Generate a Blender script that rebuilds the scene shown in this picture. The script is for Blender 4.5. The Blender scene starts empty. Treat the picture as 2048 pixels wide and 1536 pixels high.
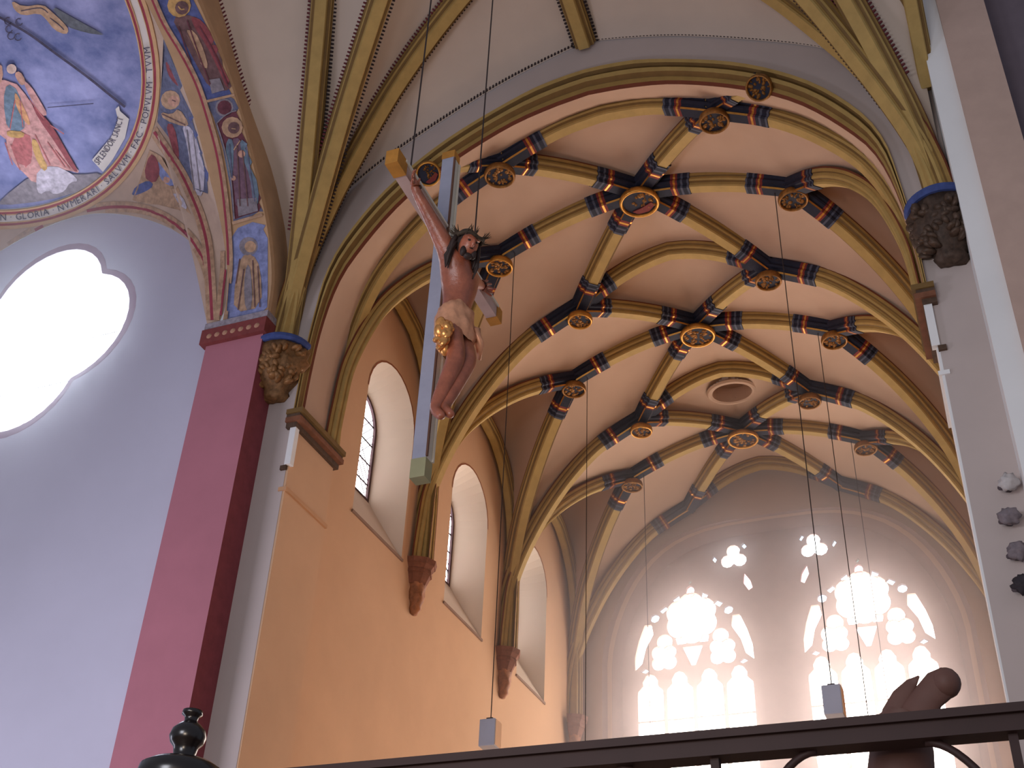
import bpy, bmesh, math, random
import numpy as np
from mathutils import Vector, Matrix
from mathutils.bvhtree import BVHTree
from mathutils.geometry import delaunay_2d_cdt
random.seed(7)
SC = bpy.context.scene
COL = SC.collection

# ------------------------------------------------------------------ camera
F, ROLL, PITCH, YAW = 2433.17, 0.0485, 0.6104, 0.4036     # focal length in px of a 2048 px wide frame
_cy, _sy, _cp, _sp = math.cos(YAW), math.sin(YAW), math.cos(PITCH), math.sin(PITCH)
FW = Vector((-_sy*_cp, _cy*_cp, _sp)); _rt = Vector((_cy, _sy, 0)); _up = _rt.cross(FW)
RT = math.cos(ROLL)*_rt + math.sin(ROLL)*_up
UP = -math.sin(ROLL)*_rt + math.cos(ROLL)*_up
cam_d = bpy.data.cameras.new('camera'); cam = bpy.data.objects.new('camera', cam_d); COL.objects.link(cam)
cam.matrix_world = Matrix(((RT.x, UP.x, -FW.x, 0), (RT.y, UP.y, -FW.y, 0), (RT.z, UP.z, -FW.z, 0), (0, 0, 0, 1)))
cam_d.sensor_width = 36; cam_d.lens = F/2048*36; cam_d.clip_start = .05; cam_d.clip_end = 200
SC.camera = cam

# ------------------------------------------------------------------ world, lights, exposure
SC.view_settings.view_transform = 'Standard'; SC.view_settings.look = 'None'
SC.view_settings.gamma = 1; SC.view_settings.use_curve_mapping = False
SC.view_settings.exposure = 0.0
W = bpy.data.worlds.new('world'); SC.world = W; W.use_nodes = True
bg = W.node_tree.nodes['Background']; bg.inputs[0].default_value = (.80, .84, 1.0, 1); bg.inputs[1].default_value = 0.30
SC.cycles.max_bounces = 6; SC.cycles.diffuse_bounces = 4; SC.cycles.sample_clamp_indirect = 6

def light(name, kind, loc, energy, color, size=1., target=None, angle=None):
    d = bpy.data.lights.new(name, kind); d.energy = energy; d.color = color
    if kind == 'AREA': d.size = size
    elif kind in ('POINT', 'SPOT'): d.shadow_soft_size = size
    if kind == 'SPOT': d.spot_size = angle or 1.8; d.spot_blend = .8
    o = bpy.data.objects.new(name, d); COL.objects.link(o); o.location = loc
    if target: o.rotation_euler = (Vector(target)-Vector(loc)).to_track_quat('-Z', 'Y').to_euler()
    return o
# warm lamps standing in the choir below the frame, then added, unseen fill lights for chapel and crossing
light('choir_lamp_a', 'SPOT', (-4.4, 17.5, .5), 430, (1, .74, .52), .8, (-9.0, 20.5, 8.0), 2.6)
light('choir_lamp_b', 'SPOT', (-4.0, 22.5, .5), 130, (1, .76, .58), .8, (-6.0, 22., 14), 2.6)
light('choir_lamp_c', 'SPOT', (-3.5, 15.5, .5), 100, (1, .76, .58), .8, (-6.5, 17., 15), 2.4)
light('chapel_wall_fill', 'AREA', (-15.0, 5.0, 1.5), 640, (.82, .82, 1.0), 3., (-13., 12.5, 5.))  # unseen area light added inside the chapel to brighten its window wall
light('crossing_fill', 'SPOT', (-1.5, -2.0, 1.0), 600, (1, .80, .62), .7, (-5.5, 11., 13.), 1.9)  # unseen warm spot added to light the crossing
light('right_pier_fill', 'SPOT', (-7.0, -3.0, 3.0), 1300, (.86, .92, 1), 1., (1.2, 12.4, 9.), .7)  # cool spot added to brighten the white pier at the right
light('left_pier_fill', 'AREA', (-4.0, -5.0, 3.0), 420, (.92, .92, 1), 3., (-8., 12.9, 6.))  # cool area light added to lift the left wall strip and rose pier

XC = -4.4446
T = [13.846, 18.128, 22.410, 26.686]
M = [15.987, 20.269, 24.548]
FLOOR = -1.6
GROUPS = []

# ------------------------------------------------------------------ helpers
def lin(c):
    return tuple(((v/255)/12.92 if v/255 <= .04045 else ((v/255+.055)/1.055)**2.4) for v in c)
MATS = {}
def mat(name, rgb, var=.10, scale=3., rough=.85, metal=0., bump=0., spec=.3, rgb2=None):
    if name in MATS: return MATS[name]
    m = bpy.data.materials.new(name); m.use_nodes = True; nt = m.node_tree; N = nt.nodes; L = nt.links
    b = N['Principled BSDF']; b.inputs['Roughness'].default_value = rough; b.inputs['Metallic'].default_value = metal
    b.inputs['Specular IOR Level'].default_value = spec
    c = lin(rgb)
    if var > 0 or rgb2:
        tc = N.new('ShaderNodeTexCoord'); nz = N.new('ShaderNodeTexNoise'); nz.inputs['Scale'].default_value = scale
        nz.inputs['Detail'].default_value = 6; nz.inputs['Roughness'].default_value = .6
        L.new(tc.outputs['Object'], nz.inputs['Vector'])
        rp = N.new('ShaderNodeValToRGB'); rp.color_ramp.elements[0].position = .3; rp.color_ramp.elements[1].position = .7
        lo = tuple(v*(1-var) for v in c); hi = tuple(min(1, v*(1+var)) for v in (lin(rgb2) if rgb2 else c))
        rp.color_ramp.elements[0].color = (*lo, 1); rp.color_ramp.elements[1].color = (*hi, 1)
        L.new(nz.outputs['Fac'], rp.inputs['Fac']); L.new(rp.outputs['Color'], b.inputs['Base Color'])
        if bump:
            bp = N.new('ShaderNodeBump'); bp.inputs['Strength'].default_value = bump; bp.inputs['Distance'].default_value = .03
            L.new(nz.outputs['Fac'], bp.inputs['Height']); L.new(bp.outputs['Normal'], b.inputs['Normal'])
    else: b.inputs['Base Color'].default_value = (*c, 1)
    MATS[name] = m; return m
def glow(name, col, strength, tint=None, scale=4.):
    m = bpy.data.materials.new(name); m.use_nodes = True; nt = m.node_tree; N = nt.nodes; L = nt.links
    for n in list(N):
        if n.type != 'OUTPUT_MATERIAL': N.remove(n)
    out = [n for n in N if n.type == 'OUTPUT_MATERIAL'][0]
    e = N.new('ShaderNodeEmission'); e.inputs[1].default_value = strength; e.inputs[0].default_value = (*col, 1)
    if tint:
        tc = N.new('ShaderNodeTexCoord'); v = N.new('ShaderNodeTexVoronoi'); v.inputs['Scale'].default_value = scale
        L.new(tc.outputs['Object'], v.inputs['Vector'])
        mx = N.new('ShaderNodeMix'); mx.data_type = 'RGBA'; mx.inputs[0].default_value = tint
        mx.inputs[6].default_value = (*col, 1); L.new(v.outputs['Color'], mx.inputs[7]); L.new(mx.outputs[2], e.inputs[0])
    L.new(e.outputs[0], out.inputs[0]); MATS[name] = m; return m

def mesh(name, V, Fc, mats, mi=None, smooth=False, parent=None, **pr):
    me = bpy.data.meshes.new(name); me.from_pydata([tuple(v) for v in V], [], [tuple(f) for f in Fc])
    if not isinstance(mats, (list, tuple)): mats = [mats]
    for m in mats: me.materials.append(m)
    if mi is not None: me.polygons.foreach_set('material_index', list(mi))
    if smooth is True: me.polygons.foreach_set('use_smooth', [True]*len(me.polygons))
    me.update()
    o = bpy.data.objects.new(name, me); COL.objects.link(o)
    if parent: o.parent = parent
    for k, v in pr.items(): o[k] = v
    return o
def empty(name, loc, label, cat, group=None):
    o = bpy.data.objects.new(name, None); COL.objects.link(o); o.location = loc; o.empty_display_size = .1
    o['label'] = label; o['category'] = cat
    if group: o['group'] = group
    return o
def under(o, parent):
    """parent keeping world place when the parent empty is only translated"""
    o.parent = parent; o.location = Vector(o.location) - Vector(parent.location); return o

def ray(px): return (float(px[0]-1024)/F*RT - float(px[1]-768)/F*UP + FW).normalized()
def atx(px, x): d = ray(px); return d*(x/d.x)
def aty(px, y): d = ray(px); return d*(y/d.y)

def lerp_curve(pts, n):
    """resample polyline of tuples to n points by arclength with Catmull-Rom smoothing"""
    P = np.array(pts, float)
    ext = np.vstack([2*P[0]-P[1], P, 2*P[-1]-P[-2]])
    fine = []
    for i in range(1, len(ext)-2):
        p0, p1, p2, p3 = ext[i-1:i+3]
        for t in np.linspace(0, 1, 12, endpoint=False):
            fine.append(.5*((2*p1)+(-p0+p2)*t+(2*p0-5*p1+4*p2-p3)*t*t+(-p0+3*p1-3*p2+p3)*t**3))
    fine.append(P[-1]); fine = np.array(fine)
    s = np.r_[0, np.cumsum(np.linalg.norm(np.diff(fine, axis=0), axis=1))]
    q = np.linspace(0, s[-1], n)
    return np.stack([np.interp(q, s, fine[:, k]) for k in range(P.shape[1])], 1)
def resample(P, n=None, step=None):
    P = np.asarray(P); s = np.r_[0, np.cumsum(np.linalg.norm(np.diff(P, axis=0), axis=1))]
    if n is None: n = max(4, int(s[-1]/step)+1)
    q = np.linspace(0, s[-1], n); return np.stack([np.interp(q, s, P[:, k]) for k in range(3)], 1)

def grid_faces(r, c, wrap=False):
    f = []
    for i in range(r-1):
        for j in range(c if wrap else c-1):
            k = (j+1) % c; f.append((i*c+j, i*c+k, (i+1)*c+k, (i+1)*c+j))
    return f
def loft(name, rows, mats, smooth=True, parent=None, mi_rows=None, wrap=False, **pr):
    rows = [np.asarray(r) for r in rows]; c = len(rows[0]); V = np.vstack(rows)
    f = grid_faces(len(rows), c, wrap); per = c if wrap else c-1
    mi = [mi_rows[i//per] for i in range(len(f))] if mi_rows else None
    return mesh(name, V, f, mats, mi, smooth, parent, **pr)
def box_data(lo, hi):
    (a, b, c), (d, e, g) = lo, hi
    V = [(a,b,c),(d,b,c),(d,e,c),(a,e,c),(a,b,g),(d,b,g),(d,e,g),(a,e,g)]
    return V, [(0,3,2,1),(4,5,6,7),(0,1,5,4),(1,2,6,5),(2,3,7,6),(3,0,4,7)]
def box(name, lo, hi, m, parent=None, bev=0, **pr):
    V, f = box_data(lo, hi); o = mesh(name, V, f, m, None, False, parent, **pr)
    if bev:
        bm = bmesh.new(); bm.from_mesh(o.data); bmesh.ops.bevel(bm, geom=bm.edges[:], offset=bev, segments=2, affect='EDGES', profile=.5)
        bm.to_mesh(o.data); bm.free()
    return o
def merge(parts):
    V, Fc = [], []
    for v, f in parts:
        k = len(V); V += [tuple(p) for p in v]; Fc += [tuple(i+k for i in q) for q in f]
    return V, Fc
def tube_data(pts, r, n=8, caps=True):
    P = [Vector(p) for p in pts]; V, Fc = [], []
    rs = r if isinstance(r, (list, tuple)) else [r]*len(P)
    ref = Vector((0, 0, 1))
    for i, p in enumerate(P):
        t = (P[min(i+1, len(P)-1)]-P[max(i-1, 0)]).normalized()
        a = t.cross(ref)
        if a.length < .05: a = t.cross(Vector((1, 0, 0)))
        a.normalize(); b = t.cross(a)
        V += [p + rs[i]*(math.cos(2*math.pi*k/n)*a+math.sin(2*math.pi*k/n)*b) for k in range(n)]
    Fc = grid_faces(len(P), n, True)
    if caps: Fc += [tuple(range(n))[::-1], tuple(range((len(P)-1)*n, len(P)*n))]
    return V, Fc
def lathe_data(prof, origin=(0, 0, 0), axis=(0, 0, 1), n=24, a0=0, a1=2*math.pi):
    ax = Vector(axis).normalized(); u = ax.orthogonal().normalized(); v = ax.cross(u); O = Vector(origin)
    full = abs(a1-a0-2*math.pi) < 1e-6; m = n if full else n+1
    V = [O + ax*h + r*(math.cos(a0+(a1-a0)*k/n)*u + math.sin(a0+(a1-a0)*k/n)*v) for r, h in prof for k in range(m)]
    return V, grid_faces(len(prof), m, full)
def ellip_data(c, r, nu=12, nv=8, rot=None):
    V, Fc = [], []
    R = rot or Matrix.Identity(3)
    for i in range(nv+1):
        th = math.pi*i/nv
        for k in range(nu):
            ph = 2*math.pi*k/nu
            V.append(Vector(c)+R@Vector((r[0]*math.sin(th)*math.cos(ph), r[1]*math.sin(th)*math.sin(ph), r[2]*math.cos(th))))
    return V, grid_faces(nv+1, nu, True)
def inside(p, poly):
    c = False; j = len(poly)-1
    for i in range(len(poly)):
        if (poly[i][1] > p[1]) != (poly[j][1] > p[1]) and p[0] < (poly[j][0]-poly[i][0])*(p[1]-poly[i][1])/(poly[j][1]-poly[i][1])+poly[i][0]: c = not c
        j = i
    return c
def plate(name, outline, holes, fn, m, depth=0., mats_side=None, parent=None, **pr):
    """flat wall with holes; fn(u, v, w) gives the 3D point, w = 0 front, depth = back"""
    vs, es = [], []
    for loop in [outline]+list(holes):
        k = len(vs); n = len(loop); vs += [Vector((float(p[0]), float(p[1]))) for p in loop]; es += [(k+i, k+(i+1) % n) for i in range(n)]
    r = delaunay_2d_cdt(vs, es, [], 0, 1e-6)
    pv = r[0]; pf = []
    for t in r[2]:
        c = sum((pv[i] for i in t), Vector((0, 0)))/len(t)
        if inside(c, outline) and not any(inside(c, h) for h in holes): pf.append(t)
    V = [fn(p.x, p.y, 0) for p in pv]; Fc = [tuple(f) for f in pf]; mi = [0]*len(Fc)
    if depth:
        k = len(V); V += [fn(p.x, p.y, depth) for p in pv]; Fc += [tuple(i+k for i in reversed(f)) for f in pf]; mi += [0]*len(pf)
        for loop in [outline]+list(holes):
            k = len(V); n = len(loop)
            V += [fn(p[0], p[1], 0) for p in loop]+[fn(p[0], p[1], depth) for p in loop]
            Fc += [(k+i, k+(i+1) % n, k+n+(i+1) % n, k+n+i) for i in range(n)]; mi += [1]*n
    ms = [m, mats_side or m]
    o = mesh(name, V, Fc, ms, mi, False, parent, **pr)
    bm = bmesh.new(); bm.from_mesh(o.data); bmesh.ops.recalc_face_normals(bm, faces=bm.faces[:]); bm.to_mesh(o.data); bm.free()
    return o

# ------------------------------------------------------------------ materials
WEB   = mat('choir_plaster', (184, 154, 132), .05, .8, .9)
WEBX  = mat('crossing_plaster', (196, 178, 162), .05, .8, .9)
WALLN = mat('north_wall_plaster', (204, 164, 130), .05, .7, .9)
WHITE = mat('white_plaster', (230, 228, 226), .04, .8, .9)
GREYF = mat('grey_arch_plaster', (186, 172, 166), .05, .8, .9)
LAV   = mat('lavender_plaster', (192, 188, 204), .04, .5, .9)
OCH   = mat('ochre_rib', (158, 126, 70), .12, 5, .7)
OCHL  = mat('light_ochre_rib', (172, 142, 84), .10, 5, .7)
OCHD  = mat('dark_ochre_rib', (116, 88, 48), .12, 5, .7)
REDL  = mat('rib_red_line', (104, 52, 32), .1, 6, .8)
NAVY  = mat('navy_paint', (32, 33, 48), .25, 9, .7)
GOLD  = mat('gilding', (196, 140, 66), .2, 12, .38, .75)
GOLDD = mat('old_gilding', (140, 96, 48), .4, 14, .45, .5)
RED   = mat('red_paint', (118, 44, 40), .15, 8, .7)
GBLUE = mat('grey_blue_paint', (78, 80, 94), .15, 8, .7)
DARK  = mat('dark_stone', (86, 66, 52), .3, 10, .8)
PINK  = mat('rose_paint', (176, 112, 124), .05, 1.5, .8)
PINK_SHADE = mat('rose_paint_shaded', (136, 66, 72), .12, 6, .8)  # darker copy of the rose, shade of the shaft's south side put into colour
TAN   = mat('tan_paint', (182, 146, 112), .10, 3, .85)
IRON  = mat('iron_screen', (58, 40, 38), .1, 6, .6)
BLACKW = mat('black_polished_wood', (20, 14, 14), .2, 5, .25, spec=.6)
STONE = mat('window_stone', (150, 122, 112), .08, 3, .9)

# ------------------------------------------------------------------ setting : floor, walls
S = dict(kind='structure')
box('floor', (-20, -6, FLOOR-.1), (6, 28.5, FLOOR), mat('floor_stone', (150, 128, 110), .12, 1.5, .7), label='plain stone church floor below the frame', category='floor', **S)

# half profile of entrance arch : (half width, z)
INNER = [(4.55, 10.0), (4.53, 10.8), (4.47, 11.7), (4.32, 12.5), (4.06, 13.1), (3.37, 14.03), (2.55, 14.68), (1.5, 15.22), (.7, 15.44), (0, 15.53)]
OUTER = [(4.60, 10.0), (4.58, 11.0), (4.52, 11.9), (4.42, 12.75), (4.12, 13.5), (3.46, 14.37), (2.45, 15.15), (1.15, 15.74), (.5, 15.90), (0, 15.94)]
DENT  = [(5.02, 13.3), (4.72, 14.0), (4.35, 14.5), (3.72, 15.02), (2.92, 15.5), (1.75, 16.1), (.9, 16.42), (0, 16.68)]
def both(prof, y, n=49):
    h = lerp_curve(prof, (n+1)//2)
    L = np.array([(XC-a, y, z) for a, z in h]); R = np.array([(XC+a, y, z) for a, z in h[::-1]])
    return np.vstack([L, R[1:]])
XL, XR = -9.55, .68
outl = both(OUTER, 12.9); top = lerp_curve(DENT, 20)
ol = [(XL-.05, FLOOR), (XL-.05, 14.6)] + [(XC-a, z+.7) for a, z in top if a < 4.6] + [(XC+a, z+.7) for a, z in top[::-1] if a < 4.6][1:] + [(XR+.1, 14.6), (XR+.1, FLOOR), (XC+4.56, FLOOR)] + [(p[0], p[2]) for p in outl[::-1]] + [(XC-4.56, FLOOR)]
plate('wall_arch', ol, [], lambda u, v, w: (u, 12.9+w, v), GREYF, label='grey-white plaster wall around the tall entrance arch of the choir', category='wall', **S)
WARCH = bpy.data.objects['wall_arch']
MOUTH = WARCH
# moulded edge of the arch, part of the wall
rows = []; yo = [12.90, 12.83, 12.84, 12.93, 12.94, 12.87, 12.88, 12.98, 12.99, 13.05]; fr = [0, .04, .22, .27, .36, .42, .64, .70, .92, 1]
a, b = both(OUTER, 0, 61), both(INNER, 0, 61)
for y, f in zip(yo, fr):
    r = a*(1-f)+b*f; r[:, 1] = y; rows.append(r)
loft('arch_moulding', rows, [REDL, OCHL, OCHD, OCH], False, WARCH, [0, 1, 2, 3, 0, 1, 2, 3, 0])
T0P = [(4.56, 10.0), (4.55, 11.0), (4.43, 12.3), (4.08, 13.4), (3.45, 14.3), (2.75, 14.85), (1.5, 15.5), (.6, 15.84), (0, 15.92)]
loft('arch_soffit', [both(INNER, 13.05, 61), both(INNER, 13.3, 61)+np.array([0, 0, .12]), both(T0P, 13.90, 61)+np.array([0, 0, .2])], WEB, True, WARCH)
# jambs
for side, x, sx in (('north', XC-4.56, -1), ('south', XC+4.56, 1)):
    lo = (min(x, x+sx*.45), 12.905, FLOOR); hi = (max(x, x+sx*.45), 14.1, 9.9)
    box('jamb', lo, hi, WALLN if sx < 0 else WHITE, WARCH)
    # thin ledge and moulded impost
    box('ledge', (min(x-sx*.035, x+sx*.1), 12.88, 8.70), (max(x-sx*.035, x+sx*.1), 14.12, 8.76), mat('ledge_stone', (196, 150, 112), .05) if sx < 0 else WHITE, WARCH)
    im = []
    for z0, z1, pr_ in ((9.98, 10.06, .16), (9.92, 9.98, .11), (9.84, 9.92, .14), (9.76, 9.84, .06)):
        im.append(box_data((min(x-sx*pr_, x+sx*.12), 12.86-pr_*.5, z0), (max(x-sx*pr_, x+sx*.12), 14.16, z1)))
    V, f = merge(im); nf = len(f)//4
    o = mesh('impost', V, f, [OCHD, DARK, mat('impost_brown', (122, 78, 56), .2, 8)], [0]*nf+[1]*nf+[2]*nf+[1]*nf, False, WARCH)
    o['label'] = 'dark brown moulded impost'
    c = []
    c.append(box_data((min(x+sx*.02, x+sx*.12), 12.86, 9.05), (max(x+sx*.02, x+sx*.12), 12.93, 9.12)))
    mesh('bracket_end', *merge(c), DARK, None, False, WARCH)
    box('corner_strip', (min(x-sx*.05, x+sx*.05), 12.85, 9.12), (max(x-sx*.05, x+sx*.05), 12.95, 9.77), WHITE, WARCH)

# north wall of the choir with three splayed windows
XN, XS = -9.5, XC*2+9.5
def win_loop(y0, y1, z0, z1, n=14):
    r = (y1-y0)/2; cy = (y0+y1)/2; zs = z1-r*1.02
    return [(y0, z0), (y1, z0)] + [(cy+r*math.cos(math.pi*k/n), zs+r*1.02*math.sin(math.pi*k/n)) for k in range(n+1)]
WINS = [(15.65, 17.55, 9.93, 13.47), (19.42, 21.28, 9.93, 13.40), (23.25, 24.98, 9.93, 13.40)]
loops = [win_loop(*w) for w in WINS]
plate('wall_north', [(14.1, FLOOR), (27.3, FLOOR), (27.3, 14.9), (14.1, 14.9)], loops, lambda u, v, w: (XN-w, u, v), WALLN, label='warm apricot plastered north wall of the choir with three deep windows', category='wall', **S)
WN = bpy.data.objects['wall_north']
PANE_D = glow('white_daylight_pane', (1, .97, 1), 5, .12, 6.)
REV = mat('window_reveal', (206, 188, 170), .04, 1)
for i, w in enumerate(WINS):
    lo = loops[i]; n = len(lo)
    iy0, iy1, iz0, iz1 = w[0]+.30, w[1]-.27, w[2]+1.12, w[3]-.30
    li = win_loop(iy0, iy1, iz0, iz1)
    D = .66
    ww = empty('window_%d' % (i+1), (XN, (w[0]+w[1])/2, w[2]), ['deep round headed window of the north wall nearest the crossing, with leaded glass', 'deep round headed window in the middle of the north wall', 'deep round headed window of the north wall nearest the east end'][i], 'window'); ww['kind'] = 'structure'
    O = Vector(ww.location)
    A = np.array([(XN, y, z) for y, z in lo])-np.array(O); B = np.array([(XN-D, y, z) for y, z in li])-np.array(O); Cc = np.array([(XN-D-.2, y, z) for y, z in li])-np.array(O)
    loft('reveal', [A, B], REV, False, ww, wrap=True)
    # red outline around the head
    edge = [np.array([(XN+.006, cy_+(y-cy_)*k, zc+(z-zc)*k) for y, z in lo[2:]])-np.array(O) for k in (1.0, 1.035) for cy_, zc in [((w[0]+w[1])/2, w[3]-1)]]
    loft('edge_line', edge, mat('brown_line', (150, 92, 64), .1), False, ww)
    cyi, czi = (iy0+iy1)/2, (iz0+iz1)/2
    B2 = np.array([(XN-D, cyi+(y-cyi)*.90, czi+(z-czi)*.95) for y, z in li])-np.array(O); Cc = np.array([(XN-D-.06, cyi+(y-cyi)*.90, czi+(z-czi)*.95) for y, z in li])-np.array(O)
    o = loft('frame', [B, B2, Cc], mat('dark_window_frame', (92, 72, 74), .15, 8), False, ww, wrap=True)
    box('sill_edge', (XN-.02-O.x, w[0]-.03-O.y, -.05), (XN+.03-O.x, w[1]+.03-O.y, 0), mat('sill_grey', (140, 112, 96), .1), ww)
    plate('pane', li, [], lambda u, v, q: (XN-D-.05-O.x, u-O.y, v-O.z), PANE_D, parent=ww)
    # one mullion and glazing bars
    cy_ = (iy0+iy1)/2
    V, f = box_data((XN-D-.045-O.x, cy_-.03-O.y, iz0-O.z), (XN-D-.01-O.x, cy_+.03-O.y, iz1-.1-O.z)); mesh('mullion', V, f, mat('dark_window_frame', (92, 72, 74)), None, False, ww)
    for k in range(5):
        z = iz0+.35+k*.42
        if z > iz1-.25: break
        V, f = box_data((XN-D-.045-O.x, iy0-O.y, z-.012-O.z), (XN-D-.03-O.x, iy1-O.y, z+.012-O.z)); mesh('glazing_bar', V, f, IRON, None, False, ww)
    V, f = [], []
    parts = []
    for k in range(-8, 14):   # leads as a diagonal lattice
        for sgn in (1, -1):
            z0 = iz0+k*.19; p, q = (iy0, z0), (iy1, z0+sgn*(iy1-iy0)*1.0)
            if min(p[1], q[1]) < iz0 or max(p[1], q[1]) > iz1-.2: continue
            parts.append(tube_data([(XN-D-.042-O.x, p[0]-O.y, p[1]-O.z), (XN-D-.042-O.x, q[0]-O.y, q[1]-O.z)], .007, 4))
    V, f = merge(parts); mesh('lead_lattice', V, f, IRON, None, False, ww, kind='stuff')
plate('wall_south', [(14.1, FLOOR), (27.3, FLOOR), (27.3, 14.9), (14.1, 14.9)], [], lambda u, v, w: (XS+w, u, v), WALLN, label='plain south wall of the choir behind the right pier', category='wall', **S)

# ------------------------------------------------------------------ ribs and vaults
PROF = [(.185, -.27), (.185, -.24), (.175, -.19), (.150, -.175), (.150, -.155), (.165, -.12), (.15, -.085), (.105, -.075), (.095, -.05), (.10, -.03), (.085, 0)]
PROF = PROF + [(-u, v) for u, v in PROF[::-1]]
PM_H = [0, 3, 2, 3, 1, 1, 2, 3, 1, 1]
PMI = PM_H + [1] + PM_H[::-1]
RIBM = [REDL, OCHL, OCHD, OCH]
WEBOFF = .25
class Rib: pass
def rib(soffit, parent, collars=(0, 0), scale=1., name='rib', lateral=None, hw=1.):
    P = resample(np.array(soffit), step=.16)
    ch = P[-1]-P[0]; h = np.array([ch[0], ch[1], 0]); h /= np.linalg.norm(h)
    U = np.array(lateral) if lateral is not None else np.array([h[1], -h[0], 0])
    Tn = np.gradient(P, axis=0); Tn /= np.linalg.norm(Tn, axis=1)[:, None]
    D = np.cross(Tn, U); k = np.argmin(np.abs(Tn[:, 2]))
    if D[k][2] > 0: D = -D
    r = Rib(); r.P = P; r.D = D; r.U = U; r.web = P-WEBOFF*scale*D
    def sweep(P_, D_, sc, lw=1., lo=0.):
        return [np.array([p+U*u*sc*hw*lw+d*(v*sc+lo) for u, v in PROF]) for p, d in zip(P_, D_)]
    rows = sweep(P, D, scale); n = len(PROF)
    V = np.vstack(rows); f = grid_faces(len(rows), n); mi = [PMI[i % (n-1)] for i in range(len(f))]
    f += [tuple(range(n)), tuple(range((len(rows)-1)*n, len(rows)*n))[::-1]]; mi += [3, 3]
    r.o = mesh(name, V, f, RIBM, mi, False, parent)
    s = np.r_[0, np.cumsum(np.linalg.norm(np.diff(P, axis=0), axis=1))]
    for end, Lc in enumerate(collars):
        if not Lc: continue
        st = np.array([0, .3, .62, .67, .71, .75, .81, .85, .93, .97])*Lc; bm_ = [0, 0, 2, 3, 2, 0, 4, 0, 4]
        q = st if end == 0 else s[-1]-st
        PP = np.stack([np.interp(q, s, P[:, k]) for k in range(3)], 1); DD = np.stack([np.interp(q, s, D[:, k]) for k in range(3)], 1)
        rw = sweep(PP, DD, scale, 1.10, .018); V = np.vstack(rw); f = grid_faces(len(rw), n)
        mi = []
        for i in range(len(f)):
            band, seg = bm_[i//(n-1)], i % (n-1)
            mi.append(3 if (band == 0 and i//(n-1) < 2 and seg in (9, 11)) else band)
        f += [tuple(range((len(rw)-1)*n, len(rw)*n))]; mi += [0]
        c = mesh('painted_collar', V, f, [NAVY, REDL, RED, GOLD, GBLUE], mi, False, r.o)
    return r
def vault_poly(pts): return lerp_curve(pts, 40)

CEIL = empty('ceiling', (0, 0, 0), 'choir vault of pinkish plaster webs between ochre star ribs', 'vault'); CEIL['kind'] = 'structure'
# node positions (soffit of the ribs)
HR, HE, HD = 15.88, 15.20, 15.08
XE, XD = 1.89, 2.76
KX, KZ = 4.93, 10.0
TZ = [(4.93, 10.0), (4.90, 10.9), (4.70, 11.9), (4.2, 13.0), (3.6, 13.9), (2.95, 14.6), (2.4, 14.95), (1.89, 15.22)]
TZ2 = [(1.89, 15.22), (1.4, 15.58), (.9, 15.88), (.4, 16.08), (0, 16.16)]
T0A = [(4.50, 10.0), (4.50, 10.9), (4.38, 12.2), (4.03, 13.3), (3.4, 14.15), (2.7, 14.75), (1.89, 15.18)]
T0B = [(1.89, 15.18), (1.3, 15.48), (.7, 15.7), (0, 15.80)]
KD = [(0, 10.0), (.04, 10.8), (.14, 11.7), (.55, 12.85), (1.1, 13.66), (1.75, 14.3), (2.4, 14.75), (3.0, 15.06)]   # distance from springing, height
def KP(k, sgn): return (XC+sgn*(4.50 if k == 0 else KX), 14.02 if k == 0 else T[k])
def line_curve(p, q, prof):
    p, q = np.array(p), np.array(q); L = np.linalg.norm(q-p); m = prof[-1][0]
    return vault_poly([(*(p+(q-p)*(d/m)), z) for d, z in prof])
def arc(p, q, bulge):
    p, q = np.array(p), np.array(q); return np.array([p+(q-p)*t+np.array([0, 0, bulge*4*t*(1-t)]) for t in np.linspace(0, 1, 20)])
def R3(k): return (XC, M[k], HR)
def E3(k, s): return (XC+s*XE, T[k], HE)
def D3(k, s): return (XC+s*XD, M[k], HD)
KE, ET, KDr, DR, ER0, ER1, WR = {}, {}, {}, {}, {}, {}, {}
for k in range(4):
    ta, tb = (T0A, T0B) if k == 0 else (TZ, TZ2)
    yk = T[k]
    for s in (-1, 1):
        y0 = KP(k, s)[1]
        pts = [(XC+s*a, y0+(yk-y0)*(i/(len(ta)-1)), z) for i, (a, z) in enumerate(ta)]
        KE[k, s] = rib(vault_poly(pts), CEIL, (0, 1.0))
    h = lerp_curve(tb, 14)
    pts = [(XC-a, yk, z) for a, z in h]+[(XC+a, yk, z) for a, z in h[::-1]][1:]
    ET[k] = rib(pts, CEIL, (.95, .95))
for k in range(3):
    for s in (-1, 1):
        KDr[k, s, 0] = rib(line_curve(KP(k, s), D3(k, s)[:2], KD), CEIL, (0, .9))
        KDr[k, s, 1] = rib(line_curve(KP(k+1, s), D3(k, s)[:2], KD), CEIL, (0, .9))
        DR[k, s] = rib(arc(D3(k, s), R3(k), .16), CEIL, (.9, 1.0))
        ER0[k, s] = rib(arc(E3(k, s), R3(k), .12), CEIL, (.75, 1.0))
        ER1[k, s] = rib(arc(E3(k+1, s), R3(k), .12), CEIL, (.75, 1.0))
        # wall rib
        y0, y1 = KP(k, s)[1]+.1, KP(k+1, s)[1]-.1; cy_ = (y0+y1)/2; hw_ = (y1-y0)/2
        half = [(1., 10.0), (.985, 11.5), (.93, 12.7), (.80, 13.55), (.55, 14.2), (.28, 14.52), (0, 14.62)]
        h = lerp_curve(half, 14)
        xw = XN if s < 0 else XS
        pts = [(xw-s*.16, cy_-a*hw_, z) for a, z in h]+[(xw-s*.16, cy_+a*hw_, z) for a, z in h[::-1]][1:]
        WR[k, s] = rib(pts, CEIL, (0, 0), .8, lateral=(1, 0, 0))

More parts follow.
